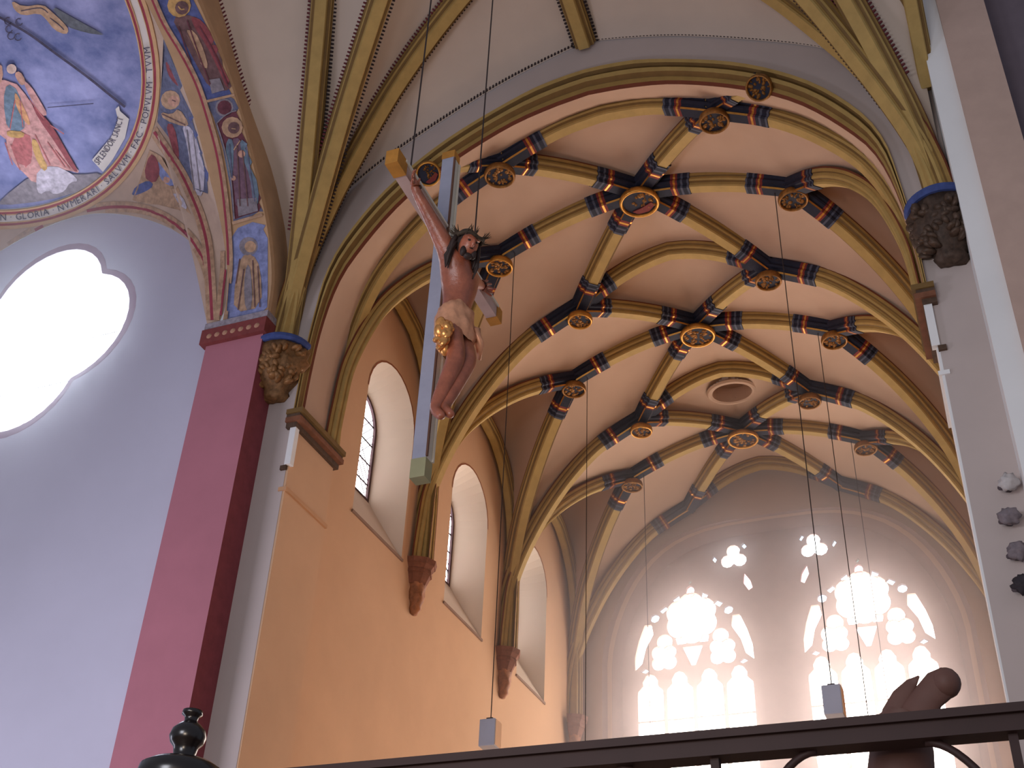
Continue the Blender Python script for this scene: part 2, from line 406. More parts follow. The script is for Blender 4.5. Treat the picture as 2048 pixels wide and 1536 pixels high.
def W(r, n, rev=False): w = resample(r.web, n); return w[::-1] if rev else w
def coons(name, c0, c1, d0, d1, m, parent, bulge=0.):
    """c0,c1: curves along u at v=0,1 ; d0,d1: curves along v at u=0,1"""
    nu, nv = len(c0), len(d0); u = np.linspace(0, 1, nu)[:, None, None]; v = np.linspace(0, 1, nv)[None, :, None]
    G = (1-v)*c0[:, None]+v*c1[:, None]+(1-u)*d0[None]+u*d1[None]-((1-u)*(1-v)*c0[0]+u*(1-v)*c0[-1]+(1-u)*v*c1[0]+u*v*c1[-1])
    G = G+bulge*16*u*(1-u)*v*(1-v)*np.array([0, 0, 1.])
    return G
def put_grid(name, G, m, parent, keep=None):
    nu, nv = G.shape[:2]; V = G.reshape(-1, 3); f = grid_faces(nu, nv)
    if keep is not None: f = [q for q in f if keep(np.mean([V[i] for i in q], axis=0))]
    return mesh(name, V, f, m, None, True, parent)
OC = np.array([-4.38, 23.28])
def keep_oc(c): return ((c[0]-OC[0])/.50)**2+((c[1]-OC[1])/.40)**2 > 1
n = 22
for k in range(3):
    for s in (-1, 1):
        # cell between springings and the wall rib
        b_ = W(WR[k, s], n)
        c0, c1 = W(KDr[k, s, 0], n), W(KDr[k, s, 1], n)
        xw = XN if s < 0 else XS
        b_ = b_.copy(); b_[:, 0] = xw - s*.02; 
        d1 = np.repeat(c0[-1][None], n, 0)
        put_grid('web', coons('web', c0, c1, b_, d1, WEB, CEIL, .0), WEB, CEIL)
        # quads K-E-R-D
        for j, (er, kk) in enumerate(((ER0, k), (ER1, k+1))):
            put_grid('web', coons('web', W(KE[kk, s], n), W(DR[k, s], n), W(KDr[k, s, j], n), W(er[k, s], n), WEB, CEIL, .05), WEB, CEIL)
    for j, (er, kk) in enumerate(((ER0, k), (ER1, k+1))):
        nn = 61
        a_ = W(ET[kk], nn); b_ = np.vstack([W(er[k, -1], 31), W(er[k, 1], 31, True)[1:]])
        rows = np.array([a_*(1-t)+b_*t+np.array([0, 0, .10*4*t*(1-t)]) for t in np.linspace(0, 1, 33)])
        put_grid('web', rows, WEB, CEIL, keep_oc if (k == 2 and j == 0) else None)
# oculus with raised rim near the east end
def ring_at(rx, ry, z, n=40): return np.array([(OC[0]+rx*math.cos(2*math.pi*i/n), OC[1]+ry*math.sin(2*math.pi*i/n), z) for i in range(n)])
zo = 16.22
loft('oculus_rim', [ring_at(.60, .50, zo+.04), ring_at(.56, .46, zo-.005), ring_at(.50, .40, zo-.015), ring_at(.46, .37, zo+.01), ring_at(.46, .37, zo+.40), ring_at(.01, .01, zo+.40)], [WEB, mat('recess_shade_tan', (150, 116, 92), .1)], False, CEIL, [0, 0, 0, 0, 1], wrap=True)  # darker closing disc, shade of the recess put into its colour

# ------------------------------------------------------------------ east wall and great window
YE = 27.1
def arch_loop(hw, zb, zs, za, n=14, cx=XC):
    pts = [(cx-hw, zb)]
    for i in range(n+1):
        t = i/n; pts.append((cx-hw*(1-t**1.6)**.62 if i < n else cx, zs+(za-zs)*math.sin(t*math.pi/2)**1.0))
    return pts + [(2*cx-x, z) for x, z in pts[::-1]][1:] if abs(pts[-1][0]-cx) < 1e-6 else pts
AO = arch_loop(4.35, 2.0, 11.6, 15.05); AI = arch_loop(3.95, 2.0, 11.5, 14.75)
plate('wall_east', [(XN-.1, FLOOR), (XS+.1, FLOOR), (XS+.1, 16.8), (XN-.1, 16.8)], [AO], lambda u, v, w: (u, YE+w, v), WEB, label='plastered east end wall around the great window', category='wall', **S)
WEASTWIN = empty('window_4', (0, 0, 0), 'great east window with two tall groups of lancets flooded by dazzling light', 'window'); WEASTWIN['kind'] = 'structure'
rr = [np.array([(x, YE-.03, z) for x, z in AO]), np.array([(XC+(x-XC)*.975, YE+.05, z-.03) for x, z in AO]), np.array([(XC+(x-XC)*.95, YE+.06, z-.1) for x, z in AO]), np.array([(x, YE+.35, z) for x, z in AI])]
loft('arch_reveal', rr, [STONE, WEB, STONE], True, WEASTWIN, [0, 1, 2])
# tracery plane : openings traced into the plane of the window
YT = YE+.32
def zp(x, y): return aty((1150+x/2.2807, 950+y/2.2807), YT)      # a point of the window plane
def uv(poly): return [(p.x, p.z) for p in (zp(*q) for q in poly)]
def lancet(x0, x1, zb, ztop):
    w = x1-x0; c = (x0+x1)/2; zs = ztop-w*.82
    lf = [(x0, zb), (x1, zb), (x1, zs), (x1-.02*w, zs+.16*w), (x1-.16*w, zs+.30*w), (x1-.22*w, zs+.36*w), (x1-.20*w, zs+.52*w), (c+.16*w, ztop-.06*w), (c, ztop)]
    return lf+[(2*c-x, z) for x, z in lf[2:-1][::-1]]
def circ(cx, cz, r, n=14, ry=None): return [(cx+r*math.cos(2*math.pi*i/n), cz+(ry or r)*math.sin(2*math.pi*i/n)) for i in range(n)]
def beta(a, r, k):
    c = math.cos(math.pi/k); t = a*c+math.sqrt(a*a*c*c-a*a+r*r); return math.atan2(t*math.sin(math.pi/k), t*c-a)
def foil(cx, cz, r, k, ph=0, n=8):
    pts = []; be = beta(.52, .5, k)*.985
    for i in range(k):
        a = ph+2*math.pi*i/k; ox, oz = cx+r*.52*math.cos(a), cz+r*.52*math.sin(a)
        for j in range(n): 
            b = a+(-1+2*j/(n-1))*be; pts.append((ox+r*.5*math.cos(b), oz+r*.5*math.sin(b)))
    return pts
holes, hcol = [], []
def H(p, c=0): holes.append(p); hcol.append(c)
GX = {-1: (-8.05, -5.14), 1: (-3.95, -.98)}
for g in (-1, 1):
    x0, x1 = GX[g]; w4 = (x1-x0)/4; cx = (x0+x1)/2
    for i in range(4): H(lancet(x0+i*w4+.045, x0+(i+1)*w4-.045, 3.0, 11.33), 0)
    hw = (x1-x0)/2
    # quatrefoils above the lancet pairs, a triangle between them
    H(foil(cx-hw*.5, 11.72, .36, 4, math.pi/4), 0); H(foil(cx+hw*.5, 11.72, .36, 4, math.pi/4), 0)
    H([(cx-.25, 11.93), (cx+.25, 11.93), (cx+.05, 11.45), (cx-.05, 11.45)], 0)
    for sx in (-1, 1):
        H([(cx+sx*x, z) for x, z in ((1.47, 11.45), (1.28, 11.62), (1.18, 12.0), (.98, 12.35), (1.02, 12.62), (1.2, 12.62), (1.36, 12.2), (1.46, 11.8))], 0)
        H([(cx+sx*x, z) for x, z in ((1.34, 11.42), (1.22, 11.5), (1.10, 11.42), (1.2, 11.36))], 2)
        H(circ(cx+sx*.70, 12.12, .20), 0)
        H([(cx+sx*x, z) for x, z in ((.16, 12.02), (.38, 12.02), (.42, 12.17), (.26, 12.22))], 3)
        H(circ(cx+sx*.93, 12.78, .12, 8), 2)
        H([(cx+sx*x, z) for x, z in ((.82, 12.98), (.66, 13.08), (.56, 13.0), (.72, 12.88))], 2)
        H([(cx+sx*x, z) for x, z in ((.30, 13.34), (.46, 13.24), (.40, 13.14), (.26, 13.2))], 2)
    H(foil(cx, 12.68, .66, 6, math.pi/2), 0)
    H(circ(cx, 13.40, .11, 8, .15), 1)
    H([(cx-.05, 13.62), (cx+.02, 13.70), (cx+.05, 13.64), (cx-.01, 13.58)], 4)
    # trefoil and droplet beside the middle pier
    tx = XC+g*1.0
    H(foil(tx, 14.16, .34, 3, math.pi/2), 3)
    H([(tx-g*.23, 13.72), (tx-g*.37, 13.5), (tx-g*.42, 13.28), (tx-g*.32, 13.22), (tx-g*.19, 13.45)], 1)
    H([(tx-g*.36, 14.42), (tx-g*.28, 14.54), (tx-g*.20, 14.48), (tx-g*.29, 14.36)], 2)
    H([(tx+g*.42, 14.16), (tx+g*.5, 14.28), (tx+g*.56, 14.2), (tx+g*.47, 14.08)], 2)
plate('tracery', AI, holes, lambda u, v, w: (u, YT+w, v), STONE, .14, STONE, WEASTWIN)
PANES = [glow('blazing_pane', (1, .83, .74), 11, .06, 5.), glow('rose_pane', (1, .62, .66), 3.2), glow('pale_blue_pane', (.62, .80, 1.), 2.2), glow('white_pane', (1, .97, .98), 13), glow('green_pane', (.35, .62, .55), .9)]
for h, c in zip(holes, hcol):
    cxh = sum(p[0] for p in h)/len(h); czh = sum(p[1] for p in h)/len(h)
    big = [(cxh+(x-cxh)*1.02, czh+(z-czh)*1.01) for x, z in h]
    plate('pane', big, [], lambda u, v, w: (u, YT+.10, v), PANES[c], parent=WEASTWIN)
parts = []
for g in (-1, 1):        # saddle bars across the lancets
    for i in range(9):
        z = 3.6+i*.82; parts.append(box_data((GX[g][0]+.04, YT+.02, z-.018), (GX[g][1]-.04, YT+.05, z+.018)))
V, f = merge(parts); mesh('saddle_bar', V, f, STONE, None, False, WEASTWIN)

# added haze volumes scatter window light in place of lens glare
hz = bpy.data.materials.new('glare_haze'); hz.use_nodes = True; nt = hz.node_tree; nt.nodes.remove(nt.nodes['Principled BSDF'])
vs_ = nt.nodes.new('ShaderNodeVolumeScatter'); vs_.inputs['Color'].default_value = (1, .87, .87, 1); vs_.inputs['Density'].default_value = .055; vs_.inputs['Anisotropy'].default_value = .78
nt.links.new(vs_.outputs[0], nt.nodes['Material Output'].inputs['Volume'])
hz2 = hz.copy(); hz2.node_tree.nodes['Volume Scatter'].inputs['Density'].default_value = .05; hz2.node_tree.nodes['Volume Scatter'].inputs['Color'].default_value = (.90, .93, 1, 1)
box('glare_haze', (-17.9, 9.6, 2.0), (-10.75, 12.4, 14.4), hz2, kind='stuff', label='added haze in front of the quatrefoil window', category='glare_haze')
box('glare_haze', (XN+.15, 20.5, 2.0), (XS-.15, YE-.06, 15.0), hz, kind='stuff', label='added haze in front of the great east window', category='glare_haze')

# ------------------------------------------------------------------ crossing vault
CEX = empty('ceiling.001', (0, 0, 0), 'crossing vault of greyish webs with ochre ribs fanning up from two carved corbels', 'vault'); CEX['kind'] = 'structure'
def mir(P): P = np.array(P, float).copy(); P[:, 0] = 2*XC-P[:, 0]; return P
def kcurve(slope, prof, x0=-9.33, y0=12.72): return [(x0+slope*k, y0-k, z) for k, z in prof]
RA = kcurve(.53, [(0, 11.2), (.05, 11.8), (.18, 12.4), (.42, 12.98), (1.0, 13.95), (1.65, 14.85), (2.3, 15.75), (3.1, 16.7), (4.2, 17.7), (5.5, 18.4)])
RB = kcurve(1., [(0, 11.2), (.05, 11.9), (.20, 12.5), (.62, 13.45), (1.38, 14.80), (2.35, 15.78), (3.4, 16.55), (4.5, 17.05)])
RC = kcurve(2.31, [(0, 11.2), (.04, 12.0), (.13, 12.95), (.25, 13.6), (.41, 14.25), (.84, 15.55), (1.42, 16.5), (2.1, 17.05)])
ARO = [(XL, y, z) for y, z in ((12.85, 11.9), (12.8, 12.6), (12.57, 13.35), (12.1, 14.0), (11.65, 14.42), (10.75, 15.03), (10.18, 15.55), (9.66, 16.02), (9, 16.5), (8, 16.95), (6.8, 17.2))]
ARI = [(XL, y, z) for y, z in ((12.42, 11.72), (12.36, 12.4), (12.1, 13.0), (11.75, 13.5), (11.3, 13.98), (10.7, 14.6), (10.1, 15.05), (9.5, 15.38), (8.9, 15.62), (8, 15.85), (6.8, 15.95))]
DNC = [(XC-a, 12.88, z) for a, z in [(4.98, 11.2), (4.97, 12.4)] + DENT]
TOOTH = mat('painted_tooth_border', (52, 42, 44), .2)
TOOTHR = mat('painted_red_tooth_border', (96, 44, 48), .2)
def teeth(path, off, tip, m, parent, step=.062):
    """row of small raised teeth along a line; off and tip give base and tip displacement vectors per point"""
    P = resample(path, step=step); V, f = [], []
    off = resample(off, len(P)); tip = resample(tip, len(P))
    Tn = np.gradient(P, axis=0); Tn /= np.linalg.norm(Tn, axis=1)[:, None]
    for p, o_, t_, d in zip(P, off, tip, Tn):
        k = len(V); b = p+o_; w = .017
        nrm = np.cross(d, t_); nrm /= np.linalg.norm(nrm)+1e-9
        V += [b-d*w, b+d*w, p+t_+d*.012, p+t_-d*.012, b-d*w+nrm*.03, b+d*w+nrm*.03, p+t_+d*.012+nrm*.03, p+t_-d*.012+nrm*.03]
        f += [(k, k+1, k+2, k+3), (k+4, k+7, k+6, k+5), (k, k+4, k+5, k+1), (k+1, k+5, k+6, k+2), (k+2, k+6, k+7, k+3), (k+3, k+7, k+4, k)]
    return mesh('tooth_border', V, f, m, None, False, parent, kind='stuff')
RIDGE = [(XC, 12.80, 16.40), (XC, 12.0, 16.64), (XC, 10.6, 17.0), (XC, 8.5, 17.4), (XC, 7, 17.6)]
for s in (-1, 1):
    f_ = (lambda P: np.array(P, float)) if s < 0 else mir
    ra, rb, rc = [rib(vault_poly(f_(q)), CEX, (0, 0), 1.) for q in (RA, RB, RC)]
    aro = resample(vault_poly(f_(ARO)), 26); dn = resample(vault_poly(f_(DNC)), 26)
    n = 26
    def shell(a_, b_, bul):
        return np.array([a_*(1-t)+b_*t+np.array([0, 0, bul*4*t*(1-t)])*np.linspace(0, 1, n)[:, None]**1.0 for t in np.linspace(0, 1, 12)])
    wa, wb, wc = resample(ra.web, n), resample(rb.web, n), resample(rc.web, n)
    dn2 = dn.copy()
    for q, bul in ((shell(aro, wa, .12), 0), (shell(wa, wb, .2), 0), (shell(wb, wc, .2), 0), (shell(wc, dn2, .12), 0)):
        put_grid('web', q, WEBX, CEX)
    rg = resample(np.array(RIDGE)[:3] + np.array([0, 0, .22]), 14)
    for r_ in (ra, rb, rc):
        for sd in (-1, 1):
            lat = r_.U*sd
            off = np.array([lat*.19+d*.02 for d in r_.D]); tip = np.array([lat*.235+d*.02 for d in r_.D])
            sel = slice(int(len(r_.web)*.22), None)
            teeth(r_.web[sel], off[sel], tip[sel], TOOTH if sd*s > 0 else TOOTHR, CEX)
    teeth(dn[6:], np.zeros_like(dn[6:])+np.array([0, -.02, 0]), np.zeros_like(dn[6:])+np.array([0, -.03, .055]), TOOTH, CEX)
    dirn = np.array([.05*(1 if s < 0 else -1), 0, .03])
    if s < 0: teeth(aro[4:], np.zeros_like(aro[4:]), np.zeros_like(aro[4:])+dirn, TOOTHR, CEX)
rdg = rib(vault_poly(RIDGE), CEX, (0, 0), 1.)
for sd in (-1, 1):
    teeth(rdg.web, np.array([rdg.U*sd*.19+d*.02 for d in rdg.D]), np.array([rdg.U*sd*.235+d*.02 for d in rdg.D]), TOOTH, CEX)
# west end of the crossing cell beyond the frame, so that the webs close against each other
# ------------------------------------------------------------------ arcade arches north and south of the crossing
def arcade(s, m_soff, m_face, nm, lab):
    f_ = (lambda P: np.array(P, float)) if s < 0 else mir
    ai, ao = resample(vault_poly(f_(ARI)), 40), resample(vault_poly(f_(ARO)), 40)
    sh = np.array([-.83 if s < 0 else .83, 0, 0])
    w = empty(nm, (0, 0, 0), lab, 'arch'); w['kind'] = 'structure'
    so = loft('soffit', [ai, ai+sh*.33, ai+sh*.66, ai+sh], m_soff, True, w)
    loft('arch_face', [ai, ai+(ao-ai)*.12+np.array([.02*(1 if s < 0 else -1), 0, 0]), ao, ao+np.array([0, 0, .25])], m_face, False, w)
    return w, so
AN, SOFN = arcade(-1, TAN, TAN, 'wall_chapel', 'arcade arch over the rose pier with painted saints under it')
rib(vault_poly(mir(np.array(ARO[2:])+np.array([.0, 0, -.1]))), CEX, (0, 0), .9, lateral=(1, 0, 0))
# rose pier
PN = empty('trim_1', (-10.07, 12.7, FLOOR), 'tall rose-painted square pier under the painted arch', 'pier'); PN['kind'] = 'structure'
V, f = box_data((-10.6, 12.42, FLOOR), (XL, 13.0, 11.4))
o = mesh('shaft', V, f, [PINK, PINK_SHADE], [0, 0, 0, 1, 0, 0]); under(o, PN)
V, f = merge([box_data((-10.68, 12.34, 11.34), (XL+.06, 12.93, 11.62))]); o = mesh('cornice', V, f, mat('cornice_red', (128, 62, 60), .15, 8)); under(o, PN)
o = box('frieze', (-10.66, 12.36, 11.62), (XL+.05, 12.93, 11.76), mat('frieze_grey', (150, 140, 148), .35, 16)); under(o, PN)
for i in range(7):
    x = -10.52+i*.146
    V, f = lathe_data([(.0, .02), (.025, .018), (.05, .0)], (x, 12.34, 11.47), (0, -1, 0), 8); o = mesh('rosette', V, f, mat('rosette_tan', (176, 132, 108))); under(o, PN)
# right pier : white pilaster with a wider tan pilaster beside it, chapel beyond in shade
PS = empty('trim_2', (1.2, 12.6, FLOOR), 'tall white pier at the right edge of the picture', 'pier'); PS['kind'] = 'structure'
o = box('shaft', (.72, 12.36, FLOOR), (1.02, 13.0, 17.5), WHITE); under(o, PS)
o = box('pilaster', (1.02, 12.28, FLOOR), (1.62, 13.0, 21), mat('tan_pilaster', (186, 158, 144), .06)); under(o, PS)
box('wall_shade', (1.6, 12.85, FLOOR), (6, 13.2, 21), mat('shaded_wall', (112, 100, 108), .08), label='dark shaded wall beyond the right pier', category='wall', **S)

# ------------------------------------------------------------------ north chapel : window wall, pendentive, painted dome
YW = 12.5
wa_pts = [(-10.6, 11.4), (-10.68, 12.3), (-10.95, 13.05), (-11.4, 13.75), (-12.19, 14.45), (-13.2, 15.02), (-14.2, 15.32), (-15.2, 15.25), (-16.2, 14.85), (-17.2, 14.0), (-18., 12.6), (-18.2, 11.4)]
wa = lerp_curve(wa_pts, 40)
QC = (-14.45, 12.52)
def quatre(r, n=14, ph=0.):
    pts = []; be = beta(.404, .596, 4)*.99
    for k in range(4):
        a = ph+k*math.pi/2; ox, oz = QC[0]+r*.404*math.cos(a), QC[1]+r*.404*math.sin(a)
        for j in range(n):
            b = a+(-1+2*j/(n-1))*be; pts.append((ox+r*.596*math.cos(b), oz+r*.596*math.sin(b)))
    return pts
q0, q1, q2 = quatre(1.98), quatre(1.36), quatre(2.12)
plate('wall_chapel_east', [(-18.3, FLOOR), (-10.55, FLOOR), (-10.55, 11.4)]+[(x, z) for x, z in wa]+[(-18.3, 11.4)], [q0], lambda u, v, w: (u, YW+w, v), LAV, label='lavender white chapel wall around the quatrefoil window', category='wall', **S)
WQ = empty('window_5', (QC[0], YW, QC[1]), 'quatrefoil window blazing with cool daylight in the chapel wall', 'window'); WQ['kind'] = 'structure'
O = np.array(WQ.location)
loft('reveal', [np.array([(x, YW, z) for x, z in q0])-O, np.array([(x, YW+.75, z) for x, z in q1])-O], mat('white_reveal', (236, 236, 240), .02), False, WQ, wrap=True)
loft('painted_border', [np.array([(x, YW-.006, z) for x, z in q0])-O, np.array([(x, YW-.006, z) for x, z in q2])-O], mat('mauve_border', (150, 112, 136), .08), False, WQ, wrap=True)
plate('pane', q1, [], lambda u, v, w: (u-O[0], .72, v-O[2]), glow('cool_daylight_pane', (.86, .90, 1), 18.), parent=WQ)
for i in range(2):
    z = QC[1]-.55+i*.9
    box('glazing_bar', (-1.2, .70, z-O[2]-.008), (1.2, .71, z-O[2]+.008), IRON, WQ)

# tilted ring plane of the dome
NP = Vector((0, .2, 1)).normalized(); D0 = (15.35+.2*12.5)/math.sqrt(1.04)
RC_O, RC_I = Vector((-14.89, 8.19, 0)), Vector((-14.72, 8.34, 0))
def onring(c, R, a):
    x, y = c.x+R*math.cos(a), c.y+R*.981*math.sin(a); return (x, y, 15.35+.2*(12.5-y))
DOME = empty('ceiling.002', (0, 0, 0), 'blue painted chapel dome with an inscribed ring above painted pendentives', 'vault'); DOME['kind'] = 'structure'
NR = 96; ang = [2*math.pi*i/NR for i in range(NR)]
def rrow(fr, dz=0): 
    c = RC_I.lerp(RC_O, fr); R = 3.83+(4.37-3.83)*fr
    return np.array([onring(c, R, a) for a in ang])+np.array([0, 0, dz])
BLUE = mat('dome_blue', (100, 110, 160), .24, 1.6, .85, rgb2=(142, 142, 180))
loft('dome_field', [rrow(0, .015), rrow(0, .02)*.6+np.array([-14.72, 8.34, 16.18])*.4, rrow(0, .02)*.02+np.array([-14.72, 8.34, 16.18])*.98], BLUE, False, DOME, wrap=True)
CREAM = mat('inscription_band', (206, 196, 190), .06, 3); RING = mat('ring_red', (150, 62, 76), .12, 5); RTAN = mat('ring_tan', (196, 158, 118), .1, 4)
loft('inscribed_ring', [rrow(0, 0), rrow(0, -.03), rrow(.07, -.035), rrow(.075, -.025), rrow(.20, -.025), rrow(.205, -.035), rrow(.25, -.035), rrow(.255, -.015), rrow(.63, -.015), rrow(.635, -.035), rrow(.67, -.035), rrow(.675, -.025), rrow(.81, -.025), rrow(.815, -.035), rrow(1., -.03), rrow(1., .05)],
     [RTAN, RING, CREAM], False, DOME, [0, 0, 0, 1, 0, 0, 0, 2, 0, 0, 0, 1, 0, 0, 0], wrap=True)
# pendentive from the wall arch and the arcade arch up to the ring
aio = resample(vault_poly(ARI), 30)+np.array([-.83, 0, 0])
bnd = np.vstack([np.array([(x, YW-.01, z) for x, z in wa[:39]])[::-1], aio[1:]])
bnd = resample(bnd, 110)
def near_ring(p): a = math.atan2((p[1]-8.19)/.981, p[0]+14.89); return onring(RC_O, 4.37, a)
rgp = np.array([near_ring(p) for p in bnd])
rows = [bnd*(1-t)+rgp*t+np.array([.0, .0, .22])*4*t*(1-t)*np.minimum(1, np.linalg.norm(bnd-rgp, axis=1)/2.)[:, None] for t in np.linspace(0, 1, 14)]
PEND = loft('pendentive', rows, mat('pendentive_tan', (186, 158, 140), .10, 3), True, DOME)

# ------------------------------------------------------------------ flat painting lying on those surfaces
def bvh_of(o): return BVHTree.FromPolygons([v.co for v in o.data.vertices], [tuple(p.vertices) for p in o.data.polygons])
B_P, B_S = bvh_of(PEND), bvh_of(SOFN)
def s_dome(px):
    d = ray(px); return d*(D0/d.dot(NP))
def s_b(B):
    def fn(px):
        d = ray(px); h = B.ray_cast(Vector((0, 0, 0)), d); return h[0] if h[0] is not None else None
    return fn
S_P, S_S = s_b(B_P), s_b(B_S)
def decal(name, V2, F2, surf, m, layer, parent):
    P = [surf(q) for q in V2]; keep = [f for f in F2 if all(P[i] is not None for i in f)]
    if not keep: return None
    V = [(p-p.normalized()*(.008+.006*layer)) if p is not None else Vector((0, 0, 0)) for p in P]
    used = sorted({i for f in keep for i in f}); ix = {k: i for i, k in enumerate(used)}
    return mesh(name, [V[k] for k in used], [tuple(ix[i] for i in f) for f in keep], m, None, False, parent)
def smooth_loop(poly, it=2):
    for _ in range(it):
        q = []
        for i in range(len(poly)):
            a, b = poly[i], poly[(i+1) % len(poly)]
            q += [(a[0]*.75+b[0]*.25, a[1]*.75+b[1]*.25), (a[0]*.25+b[0]*.75, a[1]*.25+b[1]*.75)]
        poly = q
    return poly
def pix(poly, z=None):
    if z is None: return poly
    sc, ox, oy = z; return [(ox+x/sc, oy+y/sc) for x, y in poly]
Z7 = (3.2, 280, 0); Z5 = (3.4133, 300, 450); ZD = (6.4, 0, 0); ZE = (6.4, 0, 240)
def paint(name, poly, surf, m, layer, parent, z=None, sm=1):
    poly = smooth_loop(pix(poly, z), sm) if sm else pix(poly, z)
    n = len(poly); vs = [Vector(p) for p in poly]; es = [(i, (i+1) % n) for i in range(n)]
    x0, x1 = min(p[0] for p in poly), max(p[0] for p in poly); y0, y1 = min(p[1] for p in poly), max(p[1] for p in poly)
    st = 9
    for ix in range(int(x0//st), int(x1//st)+1):
        for iy in range(int(y0//st), int(y1//st)+1):
            p = (ix*st+.5*(iy % 2)*st, iy*st+.01)
            if inside(p, poly): vs.append(Vector(p))
    r = delaunay_2d_cdt(vs, es, [], 1, 1e-4)
    return decal(name, [(p.x, p.y) for p in r[0]], r[2], surf, m, layer, parent)
def disc(name, c, r, surf, m, layer, parent, z=None, ry=None):
    sc = z[0] if z else 1; c = pix([c], z)[0]
    return paint(name, [(c[0]+r/sc*math.cos(i*math.pi/6), c[1]+(ry or r)/sc*math.sin(i*math.pi/6)) for i in range(12)], surf, m, layer, parent, None, 0)
def stripe(name, pts, w, surf, m, layer, parent, z=None):
    pts = pix(pts, z)
    P = lerp_curve(pts, max(8, int(sum(math.dist(a, b) for a, b in zip(pts, pts[1:]))/9))) if len(pts) > 2 else np.linspace(pts[0], pts[1], 12)
    Tn = np.gradient(P, axis=0); Tn /= np.linalg.norm(Tn, axis=1)[:, None]; Nn = np.stack([-Tn[:, 1], Tn[:, 0]], 1)
    V2 = [tuple(p-n_*w/2) for p, n_ in zip(P, Nn)]+[tuple(p+n_*w/2) for p, n_ in zip(P, Nn)]
    k = len(P); return decal(name, V2, [(i, i+1, k+i+1, k+i) for i in range(k-1)], surf, m, layer, parent)
FONT = None
def glyph(ch):
    cu = bpy.data.curves.new('glyph', 'FONT'); cu.body = ch; cu.size = 1; cu.resolution_u = 2
    o = bpy.data.objects.new('glyph', cu); COL.objects.link(o); dg = bpy.context.evaluated_depsgraph_get()
    me = bpy.data.meshes.new_from_object(o.evaluated_get(dg)); V = [(v.co.x, v.co.y) for v in me.vertices]; f = [tuple(p.vertices) for p in me.polygons]
    bpy.data.objects.remove(o); bpy.data.curves.remove(cu); bpy.data.meshes.remove(me); return V, f
GL = {}
def lettering(name, text, pts, hpx, surf, m, layer, parent, up=1, squeeze=.8):
    """letters set along a line lying on the painted surface, each letter squeezed to fill the line"""
    P = lerp_curve(pts, 200); s = np.r_[0, np.cumsum(np.linalg.norm(np.diff(P, axis=0), axis=1))]
    wid = []
    for ch in text:
        if ch not in GL: GL[ch] = glyph(ch) if ch != ' ' else ([], [])
        V = GL[ch][0]; wid.append((max(v[0] for v in V)-min(v[0] for v in V)+.14) if V else .35)
    k = s[-1]/sum(wid); pos = 0; V2, F2 = [], []
    for ch, w in zip(text, wid):
        V, f = GL[ch]
        if V:
            x0 = min(v[0] for v in V)
            b = len(V2)
            for x, y in V:
                q = (pos+.07+(x-x0))*k; px = np.array([np.interp(q, s, P[:, i]) for i in (0, 1)]); qx = np.array([np.interp(min(q+1.5, s[-1]), s, P[:, i]) for i in (0, 1)]); q0_ = np.array([np.interp(max(q-1.5, 0), s, P[:, i]) for i in (0, 1)])
                t = qx-q0_; t /= np.linalg.norm(t); nn = np.array([t[1], -t[0]])*up
                V2.append(tuple(px+nn*(y/.7)*hpx))
            F2 += [tuple(i+b for i in q) for q in f]
        pos += w
    return decal(name, V2, F2, surf, m, layer, parent)
def pm(n, rgb, v=.34): return mat('paint_'+n, tuple(c*.78+g*.22 for c, g in zip(rgb, (128, 120, 136))), v, 9, .9)
P_RED, P_BLUE, P_LBLUE, P_TEAL = pm('red', (140, 58, 60)), pm('blue', (74, 86, 142)), pm('pale_blue', (128, 138, 186)), pm('teal', (100, 122, 138))
P_TAN, P_GOLD, P_SKIN, P_BROWN = pm('tan', (188, 146, 108)), pm('gold', (204, 156, 84)), pm('skin', (206, 150, 122)), pm('brown', (104, 70, 66))
P_PURP, P_WHITE, P_PINK, P_ROSE = pm('purple', (112, 78, 92)), pm('white', (196, 186, 196)), pm('pink', (206, 146, 136)), pm('rose', (184, 96, 92))
P_GREY, P_INK, P_GREEN, P_ORANGE = pm('grey', (134, 124, 128)), pm('ink', (60, 54, 74)), pm('olive', (88, 92, 96)), pm('orange', (214, 150, 96))
P_DRED = pm('dark_red', (96, 40, 48)); P_SLATE = pm('slate', (92, 96, 122))
# under the arcade arch : three saints in niches
so = SOFN
paint('painted_saint_panel', [(75, -60), (390, -60), (470, 190), (560, 370), (640, 560), (640, 600), (430, 645), (330, 460), (200, 250), (100, 60)], S_S, P_BLUE, 0, AN, Z7, 0)
paint('painted_robe', [(195, 100), (340, 95), (420, 160), (500, 330), (600, 540), (545, 590), (440, 560), (380, 450), (280, 260)], S_S, P_BROWN, 1, AN, Z7)
paint('painted_mantle', [(320, 100), (400, 130), (470, 240), (530, 370), (610, 545), (560, 580), (500, 440), (420, 280), (350, 180)], S_S, P_RED, 2, AN, Z7)
paint('painted_drapery', [(285, 190), (350, 195), (410, 320), (440, 440), (400, 430), (350, 330)], S_S, P_TAN, 3, AN, Z7)
disc('painted_halo', (250, 35), 76, S_S, P_GOLD, 3, AN, Z7); disc('painted_face', (268, 50), 44, S_S, P_BROWN, 4, AN, Z7)
paint('painted_pedestal', [(440, 510), (510, 500), (540, 575), (460, 600)], S_S, P_GREY, 4, AN, Z7, 0)
paint('painted_saint_panel', [(425, 660), (555, 610), (655, 610), (720, 790), (775, 1000), (815, 1310), (805, 1365), (598, 1425), (578, 1200), (530, 950), (470, 750)], S_S, P_SLATE, 0, AN, Z7, 0)
paint('painted_niche', [(485, 790), (545, 735), (620, 705), (675, 750), (725, 900), (765, 1100), (800, 1330), (795, 1350), (605, 1405), (582, 1150), (540, 950)], S_S, P_DRED, 1, AN, Z7, 0)
